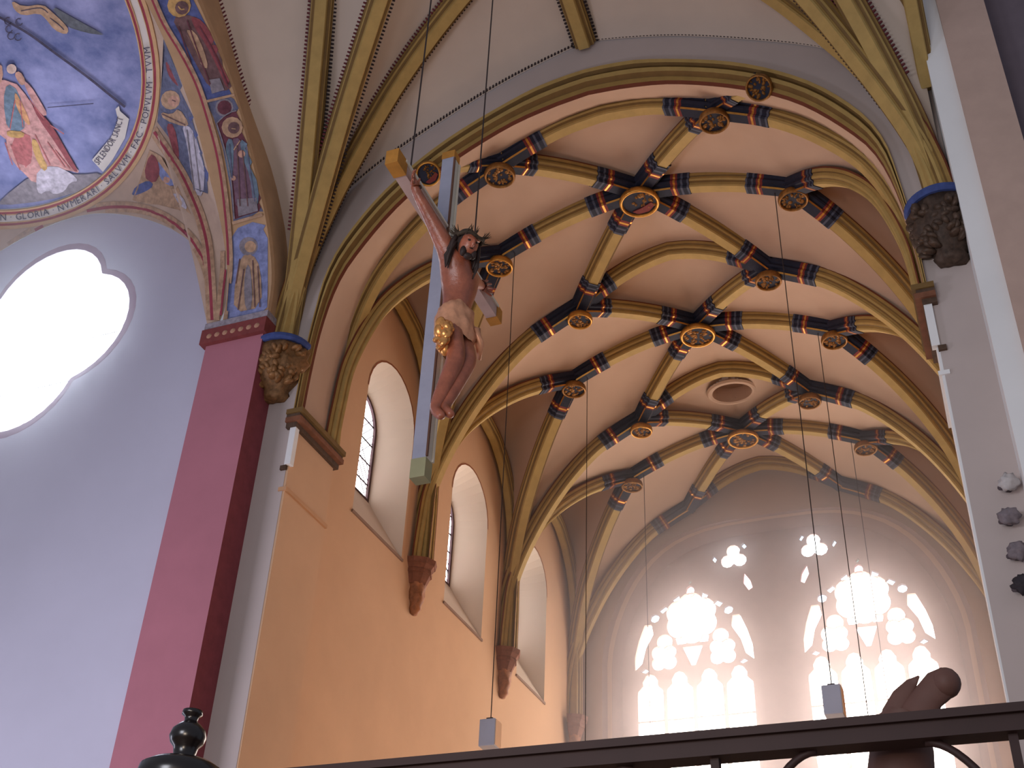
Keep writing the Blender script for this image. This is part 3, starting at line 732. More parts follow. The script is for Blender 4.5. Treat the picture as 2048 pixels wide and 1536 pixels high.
disc('painted_trefoil', (540, 688), 58, S_S, P_GREY, 1, AN, Z7); disc('painted_trefoil', (540, 688), 46, S_S, P_DRED, 2, AN, Z7)
paint('painted_robe', [(585, 890), (640, 880), (690, 1000), (725, 1150), (735, 1330), (615, 1350), (600, 1180), (575, 1020)], S_S, P_PURP, 2, AN, Z7)
paint('painted_mantle', [(555, 885), (600, 895), (598, 1040), (590, 1150), (565, 1120), (545, 1010)], S_S, P_TEAL, 3, AN, Z7)
paint('painted_mantle', [(635, 880), (705, 935), (745, 1060), (765, 1300), (725, 1310), (705, 1130), (655, 1010)], S_S, P_TEAL, 3, AN, Z7)
disc('painted_halo', (590, 815), 68, S_S, P_TAN, 3, AN, Z7); disc('painted_face', (600, 818), 38, S_S, P_BROWN, 4, AN, Z7)
disc('painted_hand', (650, 985), 24, S_S, P_SKIN, 4, AN, Z7); disc('painted_hand', (598, 1140), 16, S_S, P_SKIN, 4, AN, Z7)
paint('painted_pedestal', [(620, 1275), (745, 1265), (755, 1350), (630, 1385)], S_S, P_GREY, 4, AN, Z7, 0)
paint('painted_saint_panel', [(600, 20), (700, -20), (800, 0), (812, 60), (800, 560), (745, 615), (520, 640), (545, 300), (560, 80)], S_S, P_LBLUE, 0, AN, Z5, 0)
paint('painted_robe', [(620, 210), (700, 195), (755, 290), (765, 560), (570, 600), (580, 380)], S_S, P_TAN, 1, AN, Z5)
paint('painted_fold', [(660, 260), (690, 300), (700, 570), (650, 585), (640, 400)], S_S, P_GREY, 2, AN, Z5)
disc('painted_halo', (672, 145), 64, S_S, P_GREY, 1, AN, Z5); disc('painted_face', (685, 148), 40, S_S, P_TAN, 2, AN, Z5); 
stripe('painted_divider', [(400, 655), (650, 596)], 5, S_S, P_TAN, 5, AN, Z7); stripe('painted_divider', [(590, 1428), (825, 1362)], 6, S_S, P_TAN, 5, AN, Z7)
EDGE = [(292, -20), (321, 47), (358, 109), (389, 172), (414, 250), (430, 312), (441, 381), (450, 470), (452, 530), (448, 575), (441, 640)]
for off, m_, w_ in ((4, RING, 4.5), (10, P_TAN, 7)):
    stripe('painted_border', [(x+off, y) for x, y in EDGE], w_, S_S, m_, 6, AN)
for off, m_, w_ in ((-7, P_TAN, 9), (-1, RING, 4.5)):
    stripe('painted_border', [(x+off, y) for x, y in EDGE], w_, S_P, m_, 4, DOME)
for q, m_ in (([(245, 170), (330, 420)], P_DRED), ([(300, 130), (395, 400), (450, 540)], P_DRED), ([(380, 170), (470, 330), (560, 540)], P_DRED), ([(300, 210), (385, 400)], P_BROWN),
              ([(620, 930), (640, 1320)], P_BROWN), ([(655, 960), (690, 1320)], P_BROWN), ([(570, 920), (590, 1140)], P_SLATE), ([(680, 930), (735, 1290)], P_SLATE), ([(245, 40), (262, 60), (285, 58)], P_GOLD), ([(585, 822), (612, 826)], P_TAN), ([(640, 900), (600, 960)], P_TAN),
              ([(490, 790), (545, 738), (620, 708), (676, 752), (722, 890), (765, 1100), (800, 1340)], P_GREY), ([(490, 790), (540, 950), (582, 1150), (603, 1400)], P_GREY)):
    stripe('painted_fold', q, 2.4, S_S, m_, 5, AN, Z7)
for q in ([(640, 300), (600, 580)], [(735, 280), (750, 560)], [(700, 240), (715, 560)], [(612, 230), (585, 400)]):
    stripe('painted_fold', q, 2.2, S_S, P_BROWN, 4, AN, Z5)
# pendentive : angel panel and lower panel
paint('painted_angel_ground', [(150, 250), (245, 480), (330, 680), (405, 840), (445, 1080), (435, 1240), (330, 1200), (270, 1060), (200, 900), (110, 780), (135, 560)], S_P, P_SLATE, 0, DOME, Z7, 0)
paint('painted_curtain', [(160, 380), (205, 440), (255, 560), (215, 530), (175, 470)], S_P, P_RED, 1, DOME, Z7)
paint('painted_curtain', [(165, 790), (220, 795), (255, 1000), (240, 1050), (190, 900)], S_P, P_RED, 1, DOME, Z7)
paint('painted_wing', [(300, 700), (350, 740), (400, 900), (440, 1080), (430, 1190), (395, 1060), (350, 900)], S_P, P_BLUE, 1, DOME, Z7)
paint('painted_robe', [(265, 790), (335, 820), (385, 940), (415, 1080), (405, 1260), (345, 1240), (320, 1060), (300, 920)], S_P, P_WHITE, 2, DOME, Z7)
paint('painted_sleeve', [(130, 715), (200, 735), (250, 690), (315, 790), (290, 815), (150, 765)], S_P, P_TAN, 3, DOME, Z7)
disc('painted_halo', (195, 640), 62, S_P, P_TAN, 2, DOME, Z7); disc('painted_face', (215, 648), 36, S_P, P_SKIN, 3, DOME, Z7)
paint('painted_lower_panel', [(60, 960), (135, 1000), (240, 1190), (325, 1370), (250, 1345), (120, 1310), (0, 1300), (-50, 1280), (0, 1150)], S_P, P_TAN, 0, DOME, Z7, 0)
paint('painted_wing', [(100, 1010), (180, 1120), (235, 1190), (180, 1190), (120, 1130)], S_P, P_LBLUE, 1, DOME, Z7); paint('painted_wing', [(-30, 1190), (60, 1150), (90, 1190), (30, 1230), (-60, 1260)], S_P, P_BLUE, 1, DOME, Z7)
paint('painted_drapery', [(60, 980), (110, 1010), (130, 1110), (90, 1180), (20, 1130)], S_P, P_RED, 2, DOME, Z7); disc('painted_face', (170, 1150), 22, S_P, P_SKIN, 2, DOME, Z7)
paint('painted_drapery', [(200, 1220), (270, 1250), (310, 1350), (250, 1310)], S_P, P_WHITE, 2, DOME, Z7)
for off, m_, w_ in ((-7, P_TAN, 8), (0, RING, 6), (7, P_TAN, 8)):
    stripe('painted_border', [(303+off, 256), (330+off, 297), (361+off, 344), (385+off, 395), (402+off, 440), (414+off, 490), (420+off, 560), (424+off, 640)], w_, S_P, m_, 3, DOME)
    stripe('painted_border', [(0, 506+off), (60, 466+off), (110, 441+off), (165, 424+off), (225, 414+off), (285, 418+off*.9), (335-off*.3, 438+off*.8), (378-off*.7, 474+off*.6), (402-off*.8, 512), (416-off*.5, 560), (421, 640)], w_, S_P, m_, 2, DOME)
for q, m_ in (([(300, 830), (345, 1220)], P_GREY), ([(340, 850), (385, 1230)], P_GREY), ([(205, 640), (228, 650)], P_BROWN), ([(140, 730), (290, 800)], P_BROWN), ([(330, 760), (410, 1060)], P_SLATE)):
    stripe('painted_fold', q, 2.2, S_P, m_, 5, DOME, Z7)
# dome picture : enthroned robed figure with sceptre
S_D = s_dome
paint('painted_ground', [(0, 400), (70, 345), (160, 350), (205, 345), (195, 365), (150, 386), (90, 402), (0, 412)], S_D, P_GREY, 1, DOME)
paint('painted_robe', [(-40, 165), (25, 158), (60, 200), (78, 238), (106, 262), (122, 296), (145, 325), (162, 348), (135, 340), (108, 338), (98, 364), (66, 366), (52, 350), (30, 330), (14, 300), (12, 272), (-40, 260)], S_D, P_PINK, 2, DOME)
paint('painted_hem', [(74, 340), (108, 330), (142, 346), (158, 362), (140, 364), (130, 382), (110, 390), (96, 380), (78, 390), (72, 370)], S_D, P_WHITE, 3, DOME)
paint('painted_mantle', [(20, 280), (58, 262), (66, 300), (60, 335), (32, 325)], S_D, P_ROSE, 3, DOME)
paint('painted_mantle', [(62, 206), (95, 240), (112, 264), (132, 300), (158, 344), (146, 342), (115, 292), (76, 236)], S_D, P_RED, 4, DOME)
paint('painted_tunic', [(14, 165), (38, 182), (50, 238), (48, 262), (15, 264), (6, 200)], S_D, P_TEAL, 3, DOME)
paint('painted_strap', [(28, 185), (36, 190), (62, 246), (55, 252), (32, 215)], S_D, P_ORANGE, 4, DOME); paint('painted_belt', [(14, 260), (50, 264), (46, 277), (14, 274)], S_D, P_GOLD, 4, DOME)
paint('painted_band', [(62, 278), (74, 280), (84, 312), (97, 336), (86, 344), (68, 310)], S_D, P_GOLD, 4, DOME)
paint('painted_sleeve', [(44, 158), (62, 172), (82, 205), (96, 230), (84, 232), (60, 196)], S_D, P_PINK, 4, DOME)
paint('painted_arm', [(28, 146), (40, 142), (52, 162), (46, 172), (37, 166)], S_D, P_SKIN, 5, DOME); disc('painted_hand', (23, 138), 10, S_D, pm('pale_skin', (226, 190, 170)), 5, DOME)
paint('painted_face', [(-14, 120), (4, 132), (6, 150), (2, 166), (-14, 166)], S_D, P_SKIN, 4, DOME, None, 0)
for q in ([(70, 270), (100, 330)], [(30, 200), (20, 258)], [(40, 200), (46, 255)], [(60, 200), (88, 238)], [(22, 290), (40, 340)], [(10, 285), (25, 330)], [(110, 300), (140, 338)], [(95, 285), (130, 335)], [(40, 290), (52, 335)], [(100, 250), (128, 268)]):
    stripe('painted_fold', q, 2.2, S_D, P_ROSE, 5, DOME)
stripe('painted_sceptre', [(-5, 32), (55, 66), (110, 106), (170, 150), (220, 190), (250, 214)], 5, S_D, P_INK, 4, DOME)
for c in ((16, 42), (18, 58), (38, 44), (22, 72), (36, 74)):
    stripe('painted_scrollwork', [(c[0]+7*math.cos(i), c[1]+7*math.sin(i)) for i in np.linspace(.3, 5.2, 9)], 2.2, S_D, P_INK, 4, DOME)
stripe('painted_line', [(95, 215), (187, 207)], 1.6, S_D, P_INK, 4, DOME)
paint('painted_branch', [(98, 8), (150, 38), (198, 64), (210, 71), (172, 66), (130, 52)], S_D, P_GREEN, 1, DOME)
paint('painted_banner', [(22, 0), (46, 14), (85, 8), (104, 24), (128, 46), (138, 60), (132, 70), (108, 60), (92, 38), (78, 26), (46, 32), (28, 20)], S_D, P_TAN, 3, DOME)
stripe('painted_line', [(42, 22), (80, 16), (96, 26)], 1.6, S_D, P_INK, 4, DOME); stripe('painted_line', [(100, 36), (118, 50), (128, 60)], 1.6, S_D, P_INK, 4, DOME)
paint('painted_scroll', [(184, 320), (206, 344), (226, 318), (250, 276), (258, 238), (240, 222), (238, 212), (231, 218), (236, 240), (222, 275)], S_D, CREAM, 3, DOME, None, 0)
lettering('scroll_lettering', 'SPLENDOR SANCT', [(197, 331), (218, 302), (236, 272), (247, 236)], 13, S_D, P_INK, 5, DOME)
def to_px(p): p = Vector(p); k = F/p.dot(FW); return (1024+k*p.dot(RT), 768-k*p.dot(UP))
def ring_ang(px): p = s_dome(px); return math.atan2((p.y-8.25)/.981, p.x+14.8)
a0_, a1_ = ring_ang((-12, 446)), ring_ang((303, 92))
lettering('ring_lettering', '\u00b7 IN \u00b7 GLORIA \u00b7 NVMERARI \u00b7 SALVVM \u00b7 FAC \u00b7 POPVLVM \u00b7 TVVM', [to_px(onring(RC_I.lerp(RC_O, .58), 3.83+.54*.58, a0_+(a1_-a0_)*t)) for t in np.linspace(0, 1, 30)], 13, S_D, P_INK, 9, DOME)

# ------------------------------------------------------------------ roof bosses (things)
def relief(R, rnd, n=16):
    V, f = [], []
    parts = []
    for i in range(n):
        a = rnd.uniform(0, 6.28); q = R*math.sqrt(rnd.uniform(0, .62)); s_ = R*rnd.uniform(.10, .22)
        parts.append(ellip_data((q*math.cos(a), q*math.sin(a), -.03), (s_, s_*rnd.uniform(.5, 1), .045), 8, 5, Matrix.Rotation(a, 3, 'Z')))
    return merge(parts)
def boss(x, y, z, R, label, style='gold', tilt=None):
    b = empty('roof_boss', (x, y, z), label, 'roof boss', 'roof bosses of the choir vault')
    if tilt: b.rotation_euler = tilt
    V, f = lathe_data([(.0, -.05), (R*.86, -.05), (R*.86, .02), (R*.55, .07), (R*.45, .20)], n=28); mesh('disc', V, f, NAVY, None, False, b)
    V, f = lathe_data([(R*.84, -.04), (R*.84, -.085), (R*.92, -.105), (R, -.08), (R*1.02, -.03), (R*.96, .03), (R*.86, .05)], n=28); o = mesh('rim', V, f, GOLD if style != 'dull' else GOLDD, None, True, b)
    rnd = random.Random(int(x*100+y*10))
    V, f = relief(R, rnd, 34 if style != 'shield' else 30)
    if style == 'shield':
        o = mesh('carving', [(v[0]*.7+R*.25, v[1]*.75-R*.05, v[2]) for v in V], f, GOLDD, None, True, b, kind='stuff')
        sh = [(-.5, .5), (0, .36), (.58, .12), (.68, .36), (.3, .7), (-.25, .74)]
        V = [(R*x_, R*y_, -.07) for x_, y_ in sh]+[(R*x_, R*y_, -.03) for x_, y_ in sh]; k = len(sh)
        mesh('red_drapery', V, [tuple(range(k))]+[(i, (i+1) % k, k+(i+1) % k, k+i) for i in range(k)], RED, None, False, b)
    else: mesh('carving', V, f, GOLDD, None, True, b, kind='stuff')
    return b
place = ['nearest', 'middle', 'farthest']
for k in range(3):
    boss(XC, M[k], HR-.10, .37, ['large gilded roof boss with red drapery at the star centre nearest the arch', 'large gilded roof boss at the middle star centre of the vault', 'large gilded roof boss at the star centre beyond the oculus'][k], 'shield' if k == 0 else 'gold')
    boss(XC-XD, M[k], HD-.09, .26, ['round gilded roof boss beside the crucified head', 'round gilded boss low on the left of the middle bay', 'round gilded boss low on the left of the farthest bay'][k], 'dull' if k else 'gold')
    boss(XC+XD, M[k], HD-.09, .26, ['round gilded boss on the right of the bay nearest the arch', 'round gilded boss on the right of the middle bay', 'round gilded boss on the right of the farthest bay'][k], 'dull')
for k in range(3):
    boss(XC-XE, T[k], HE-.12, .25 if k else .27, ['round gilded boss at the top left of the entrance arch rib, beside the cross', 'round gilded boss on the left of the first cross rib', 'round gilded boss on the left of the second cross rib'][k], 'gold' if k else 'dull')
    boss(XC+XE, T[k], HE-.12, .25, ['worn gilded boss at the top right inside the entrance arch', 'round gilded boss on the right of the first cross rib', 'round gilded boss on the right of the second cross rib beside the oculus'][k], 'dull')
# two painted bosses on the entrance arch with short ribs to the vault
for s, lab in ((-1, 'small round shield boss painted blue and red on the left of the entrance arch'), (1, 'small dark round boss on the right of the entrance arch')):
    kp = (XC+s*2.8, 13.02, 14.56)
    rib(arc((kp[0], kp[1]+.05, kp[2]+.10), (XC+s*XE, T[0], HE+.02), .03), CEIL, (.4, .62), .8)
    boss(kp[0], kp[1]-.06, kp[2], .21, lab, 'shield' if s < 0 else 'dull', (-.55, s*.3, 0))

# ------------------------------------------------------------------ corbels (things)
def lumps(V, amp, seed):
    from mathutils import noise
    out = []
    for v in V:
        v = Vector(v); nz = noise.noise(v*7+Vector((seed, 0, 0)))+.6*noise.noise(v*15+Vector((0, seed, 0)))
        out.append(v*(1+amp*nz*(1 if v.length > .05 else 0)))
    return out
def big_corbel(x, y, z, label, sgn):
    c = empty('corbel', (x, y, z), label, 'corbel', 'carved corbels of the crossing')
    V, f = lathe_data([(.0, -.98), (.16, -.97), (.22, -.9), (.20, -.82), (.30, -.70), (.40, -.55), (.42, -.40), (.39, -.28), (.42, -.16), (.40, -.06), (.0, -.05)], n=48)
    V2 = []
    from mathutils import noise
    cl = lambda q: Vector((q.x, min(q.y, .035), q.z))
    for v in V:
        v = Vector(v); r = Vector((v.x, v.y, 0)); nz = noise.noise(Vector((v.x*6, v.y*6, v.z*6)))+.7*noise.noise(Vector((v.x*13+5, v.y*13, v.z*13)))
        k = 1+.26*nz*(1 if -.93 < v.z < -.1 else 0); V2.append(cl(Vector((v.x*k, v.y*k, v.z+.03*nz))))
    mesh('carved_leaves', V2, f, mat('gilded_brown_carving' if sgn < 0 else 'shade_brown_carving', (128, 92, 58) if sgn < 0 else (74, 58, 48), .45, 11, .6, .15), None, True, c)  # the right corbel's darker brown holds its shade in the colour
    parts = []
    rnd = random.Random(3)
    for i in range(64):
        a = rnd.uniform(3.2, 6.2); zz = rnd.uniform(-.8, -.15); rr_ = .28+.16*(zz+.9)
        parts.append(ellip_data((rr_*math.cos(a), rr_*math.sin(a), zz), (.10, .045, .075), 8, 6, Matrix.Rotation(a, 3, 'Z')@Matrix.Rotation(rnd.uniform(-1.4, 1.4), 3, 'X')))
    mesh('leaf_tips', *merge(parts), mat('gilded_brown_tips' if sgn < 0 else 'shade_brown_tips', (138, 98, 60) if sgn < 0 else (80, 62, 50), .4, 12, .5, .2), None, True, c, kind='stuff')
    V, f = lathe_data([(.3, -.06), (.44, -.07), (.47, -.03), (.47, .02), (.44, .05), (.0, .06)], n=32); mesh('abacus', [cl(Vector(q)) for q in V], f, mat('blue_abacus', (62, 76, 128), .2, 8), None, False, c)
    return c
big_corbel(-9.42, 12.86, 11.28, 'carved gilded leaf corbel with blue rim beside the rose pier', -1)
big_corbel(2*XC+9.42-.02, 12.86, 11.28, 'carved leaf corbel in shade-darkened brown with blue rim beside the white pier on the right', 1)
def small_corbel(x, y, z, label):
    c = empty('corbel', (x, y, z), label, 'corbel', 'brackets along the north wall of the choir')
    def half(r, z0, z1, m, nm):
        n = 5; V = []
        for zz, rr_ in ((z0, r[0]), (z1, r[1])):
            V += [(0, -rr_, zz)]+[(rr_*1.15*math.sin(math.pi*(i+.5)/n), -rr_*math.cos(math.pi*(i+.5)/n), zz) for i in range(n)]+[(0, rr_, zz)]
        k = n+2; f = [(i, i+1, k+i+1, k+i) for i in range(k-1)]+[tuple(range(k))[::-1], tuple(range(k, 2*k))]
        return V, f
    P1 = merge([half((.34, .36), -.10, 0, 0, 0), half((.27, .33), -.20, -.10, 0, 0), half((.29, .29), -.27, -.20, 0, 0), half((.20, .27), -.46, -.27, 0, 0)])
    mesh('moulded_top', *P1, mat('brown_corbel', (124, 78, 58), .25, 9), None, False, c)
    V, f = lathe_data([(.0, -1.02), (.07, -1.0), (.11, -.92), (.10, -.84), (.15, -.74), (.17, -.62), (.15, -.52), (.20, -.44)], (.04, 0, 0), n=16)
    from mathutils import noise
    V = [v+Vector((v.x, v.y, 0))*.45*noise.noise(v*9) for v in map(Vector, V)]; V = [Vector((max(v.x, 0), v.y, v.z)) for v in V]
    mesh('carved_drop', V, f, mat('gilded_corbel', (150, 96, 62), .4, 10, .6), None, True, c)
    return c
small_corbel(XN, T[1], 10.10, 'brown moulded wall bracket between the first and second window of the choir')
small_corbel(XN, T[2], 10.10, 'brown moulded wall bracket between the second and third window of the choir')
small_corbel(XN+.1, T[3]-.1, 10.10, 'brown wall bracket in the far corner beside the great window')

# ------------------------------------------------------------------ crucifix
CX = empty('crucifix', (-4.46, 8.45, 5.5), 'large hanging wooden cross with a carved crucified man', 'crucifix')
WOODB = mat('blue_grey_beam', (152, 152, 168), .08, 4, .6); WOODW = mat('pale_beam_edge', (206, 200, 186), .06, 4); CAPG = mat('ochre_beam_end', (176, 120, 50), .15, 8)
CO = Vector(CX.location)
def cpart(name, VF, m, parent=CX, smooth=False, mi=None):
    V = [Vector(v)-CO for v in VF[0]]; return mesh(name, V, VF[1], m, mi, smooth, parent)
u = cpart('upright_beam', box_data((-4.535, 8.385, 5.72), (-4.395, 8.515, 9.62)), [WOODB, WOODW], mi=[0, 0, 0, 1, 0, 0])
cpart('beam_end', box_data((-4.54, 8.38, 5.55), (-4.39, 8.52, 5.75)), mat('grey_green_end', (150, 146, 112), .1), u); cpart('beam_end', box_data((-4.54, 8.38, 9.58), (-4.39, 8.52, 9.68)), CAPG, u)
cpart('edge_strip', box_data((-4.394, 8.375, 5.76), (-4.375, 8.395, 9.56)), mat('shadow_gap_brown', (96, 66, 52)), u); cpart('edge_strip', box_data((-4.394, 8.50, 5.76), (-4.375, 8.525, 9.56)), WOODW, u)  # brown edge line, with the dark shadow gap put into its colour
cb = cpart('cross_beam', box_data((-4.52, 7.36, 8.40), (-4.40, 9.80, 8.56)), [mat('pinkish_beam', (186, 160, 152), .08, 4), WOODW], mi=[0, 0, 0, 0, 0, 0])
cpart('beam_end', box_data((-4.525, 7.22, 8.39), (-4.39, 7.42, 8.57)), CAPG, cb); cpart('beam_end', box_data((-4.525, 9.76, 8.39), (-4.39, 9.90, 8.57)), CAPG, cb)
cpart('edge_strip', box_data((-4.40, 7.38, 8.535), (-4.38, 9.78, 8.565)), WOODW, cb)
for y, ztop in ((7.62, 14.9), (9.2, 17.05)):
    cpart('suspension_wire', tube_data([(-4.47, y, 8.56), (-4.47, y, ztop)], .009, 5), mat('dark_wire', (58, 48, 46), 0), CX)
cpart('wire_hook', lathe_data([(.0, 0), (.03, 0), (.03, .05), (.0, .06)], (-4.47, 7.62, 8.56), n=8), IRON); cpart('wire_hook', lathe_data([(.0, 0), (.03, 0), (.03, .05), (.0, .06)], (-4.47, 9.2, 8.56), n=8), IRON)
def skinned(name, verts, edges, radii, sub, m, parent):
    me = bpy.data.meshes.new(name); me.from_pydata([Vector(v)-CO for v in verts], edges, []); o = bpy.data.objects.new(name, me); COL.objects.link(o)
    md = o.modifiers.new('skin', 'SKIN'); md.use_smooth_shade = True
    for i, r in enumerate(radii):
        sv = me.skin_vertices[0].data[i]; sv.radius = (r, r) if not isinstance(r, tuple) else r; sv.use_root = (i == 0)
    sb = o.modifiers.new('sub', 'SUBSURF'); sb.levels = sub; sb.render_levels = sub
    dg = bpy.context.evaluated_depsgraph_get(); m2 = bpy.data.meshes.new_from_object(o.evaluated_get(dg)); bpy.data.objects.remove(o)
    m2.name = name; m2.materials.clear(); m2.materials.append(m)
    for p in m2.polygons: p.use_smooth = True; p.material_index = 0
    q = bpy.data.objects.new(name, m2); COL.objects.link(q); q.parent = parent; return q
FLESH = mat('painted_carved_flesh', (150, 84, 60), .28, 7, .34, spec=.6, bump=.5)
j = [(-4.18, 8.28, 7.12), (-4.20, 8.34, 7.36), (-4.17, 8.35, 7.60), (-4.16, 8.32, 7.82), (-4.10, 8.22, 7.90), (-4.05, 8.15, 7.94),     # 0-5 pelvis..skull base
     (-4.20, 8.08, 7.90), (-4.29, 7.86, 8.13), (-4.37, 7.62, 8.34), (-4.375, 7.55, 8.40),                                          # 6-9 right arm
     (-4.18, 8.56, 7.92), (-4.29, 8.92, 8.20), (-4.37, 9.22, 8.42), (-4.375, 9.30, 8.46),                                          # 10-13 left arm
     (-4.16, 8.17, 7.04), (-4.02, 8.10, 6.58), (-4.12, 8.04, 6.16), (-4.16, 8.02, 5.98), (-4.04, 7.96, 5.84),                      # 14-18 right leg
     (-4.16, 8.38, 7.06), (-3.98, 8.26, 6.64), (-4.06, 8.12, 6.20), (-4.10, 8.07, 6.02), (-3.98, 8.02, 5.88),                      # 19-23 left leg
     (-4.01, 8.10, 7.97), (-3.99, 8.06, 7.86)]                                                                                     # 24-25 head
e = [(0, 1), (1, 2), (2, 3), (3, 4), (4, 5), (3, 6), (6, 7), (7, 8), (8, 9), (3, 10), (10, 11), (11, 12), (12, 13), (0, 14), (14, 15), (15, 16), (16, 17), (17, 18), (0, 19), (19, 20), (20, 21), (21, 22), (22, 23), (5, 24), (24, 25)]
rd = [.16, .14, .185, .17, .085, .075, .112, .078, .052, .046, .112, .078, .052, .046, .125, .095, .072, .058, .042, .125, .095, .072, .058, .042, .12, .09]
body = skinned('carved_figure', j, e, rd, 2, FLESH, CX)
for hx, hy, hz, sy in ((-4.37, 7.60, 8.36, -1), (-4.37, 9.25, 8.44, 1)):
    vs, es, rs = [(hx, hy, hz), (hx+.005, hy+sy*.07, hz+.03)], [(0, 1)], [.055, .048]
    for i in range(4):
        a = -.6+i*.34; L_ = (.085, .10, .095, .075)[i]; k = len(vs)
        d = Vector((0, sy*math.cos(a*.5), .35+math.sin(a))).normalized(); b = Vector((hx+.01, hy+sy*.09, hz+.035+.03*(i-1.5)))
        vs += [tuple(b), tuple(b+d*L_*.55+Vector((.02, 0, 0))), tuple(b+d*L_+Vector((.05, 0, -.01)))]; es += [(1, k), (k, k+1), (k+1, k+2)]; rs += [.017, .016, .012]
    k = len(vs); vs += [(hx+.03, hy+sy*.02, hz+.06), (hx+.06, hy+sy*.05, hz+.09)]; es += [(0, k), (k, k+1)]; rs += [.015, .011]
    skinned('hand', vs, es, rs, 1, FLESH, body)
    cpart('nail', lathe_data([(.0, .03), (.016, .028), (.014, 0)], (hx+.03, hy, hz+.01), (1, 0, 0), 8), IRON, body)
# face turned down towards the right shoulder
fd = Vector((.74, -.56, -.36)).normalized(); HC = Vector((-4.0, 8.08, 7.93)); fr_ = fd.cross(Vector((0, 0, 1))).normalized(); fu = fr_.cross(fd)
rotm = Matrix((fr_, fd, fu)).transposed()
pr_ = [ellip_data(HC+fd*.025, (.095, .115, .148), 14, 10, rotm), ellip_data(HC+fd*.138-fu*.015, (.02, .034, .05), 8, 6, rotm), ellip_data(HC+fd*.118+fu*.032, (.075, .02, .016), 8, 5, rotm)]
cpart('face', merge(pr_), FLESH, body, True)
HAIR = mat('dark_carved_hair', (50, 36, 32), .3, 12, .55)
for sx in (-1, 1): cpart('eye', ellip_data(HC+fd*.128+fu*.006+fr_*sx*.04, (.019, .012, .010), 7, 5, rotm), HAIR, body, True)
cpart('mouth', ellip_data(HC+fd*.130-fu*.068, (.024, .010, .006), 7, 5, rotm), HAIR, body, True)
rnd = random.Random(5); parts = []
parts.append(ellip_data(HC-fd*.035+fu*.035, (.125, .125, .145), 14, 10, rotm)); parts += [ellip_data(HC+fd*.078+fr_*q*.055-fu*(.105-.0*q), (.035, .035, .055), 8, 6, rotm) for q in (-1, 1)]+[ellip_data(HC+fd*.088-fu*.142, (.05, .035, .035), 10, 7, rotm)]
for i in range(34):
    a = rnd.uniform(.9, 5.4); b = HC+fr_*.122*math.sin(a)-fd*.0-fd*.09*abs(math.cos(a))*(1 if math.cos(a) < .4 else .2)+fu*rnd.uniform(-.02, .08)
    out = (fr_*math.sin(a)-fd*.4).normalized()
    parts.append(tube_data([b, b+out*.03-fu*.08, b+out*.045*rnd.uniform(.5, 1.4)-fu*.17, b+out*.03-fu*rnd.uniform(.22, .3)], [.022, .024, .018, .006], 6))
cpart('hair_and_beard', merge(parts), HAIR, body, True)
parts = []; K_ = 20
ring_ = [HC+fu*.075+fr_*.14*math.cos(2*math.pi*i/K_)+fd*.14*math.sin(2*math.pi*i/K_)+fu*.014*math.sin(5*i) for i in range(K_+1)]
parts.append(tube_data(ring_, .02, 6)); parts.append(tube_data([p+fu*.025*math.sin(3*i+1) for i, p in enumerate(ring_)], .015, 6))
for i in range(44):
    p = ring_[rnd.randrange(K_)]; o_ = (p-HC).normalized(); d = (o_+Vector((rnd.uniform(-.7, .7), rnd.uniform(-.7, .7), rnd.uniform(-.3, 1.)))).normalized()
    parts.append(tube_data([p, p+d*rnd.uniform(.06, .12)], [.009, .002], 4))
cpart('crown_of_thorns', merge(parts), mat('thorn_brown', (62, 50, 38), .2, 9), body)
# loincloth with folds and its gilded knot
CLOTH = mat('gilded_pink_cloth', (204, 146, 112), .25, 9, .4, .25)
V, n_ = [], 40
for i, (zz, k) in enumerate(((7.24, 1.0), (7.20, 1.12), (7.14, 1.16), (7.06, 1.2), (6.98, 1.22), (6.90, 1.14), (6.86, 1.0))):
    for q in range(n_):
        a = 2*math.pi*q/n_; w = 1+.05*math.sin(a*7+i*1.3)+.04*math.sin(a*13-i)
        V.append((-4.16+.155*k*w*math.cos(a)+(.02 if i > 3 else 0), 8.275+.195*k*w*math.sin(a), zz+.05*math.sin(a*1.+2.2)+.015*math.sin(a*5+i)))
cpart('loincloth', (V, grid_faces(7, n_, True)), CLOTH, body, True)
parts = [ellip_data((-4.12+rnd.uniform(-.04, .06), 8.0+rnd.uniform(-.06, .06), 6.78+rnd.uniform(-.12, .12)), (.05, .035, .075), 8, 6, Matrix.Rotation(rnd.uniform(-1, 1), 3, 'X')) for i in range(26)]
o = cpart('cloth_knot', merge(parts), mat('bright_gilding', (228, 158, 92), .35, 18, .3, .7), body, True); o['label'] = 'gilded fluttering end of the loincloth'
cpart('cloth_fold', tube_data([(-4.05, 8.42, 7.16), (-3.95, 8.34, 7.05), (-3.95, 8.42, 6.95), (-3.98, 8.50, 6.82)], [.03, .04, .045, .015], 8), CLOTH, body, True)

# ------------------------------------------------------------------ pendant lamps
def pendant(x, y, ztop, label, zc=5.95):
    p = empty('pendant_lamp', (x, y, zc), label, 'lamp', 'box shaped pendant lamps of the choir')
    w = .125
    sh = box('shade', (-w, -w, -.2), (w, w, .2), mat('pale_lamp_shade', (176, 178, 190), .04, 3, .5), p, .012)
    box('side_panel', (w, -w+.015, -.185), (w+.008, w-.015, .185), mat('cream_lamp_panel', (226, 190, 156), .03), sh)
    box('cap', (-.05, -.05, .2), (.05, .05, .24), IRON, sh)
    V, f = tube_data([(0, 0, .24), (0, 0, ztop-zc)], .008, 5); mesh('cord', V, f, mat('dark_wire', (58, 48, 46)), None, False, p)
    return p
xl, xr = XC-2.46, XC+2.46
pendant(xl, M[0], 15.2, 'pale box pendant lamp hanging low at the left, just above the screen rail'); pendant(xr, M[0], 15.2, 'small dark box pendant lamp silhouetted against the right east window')
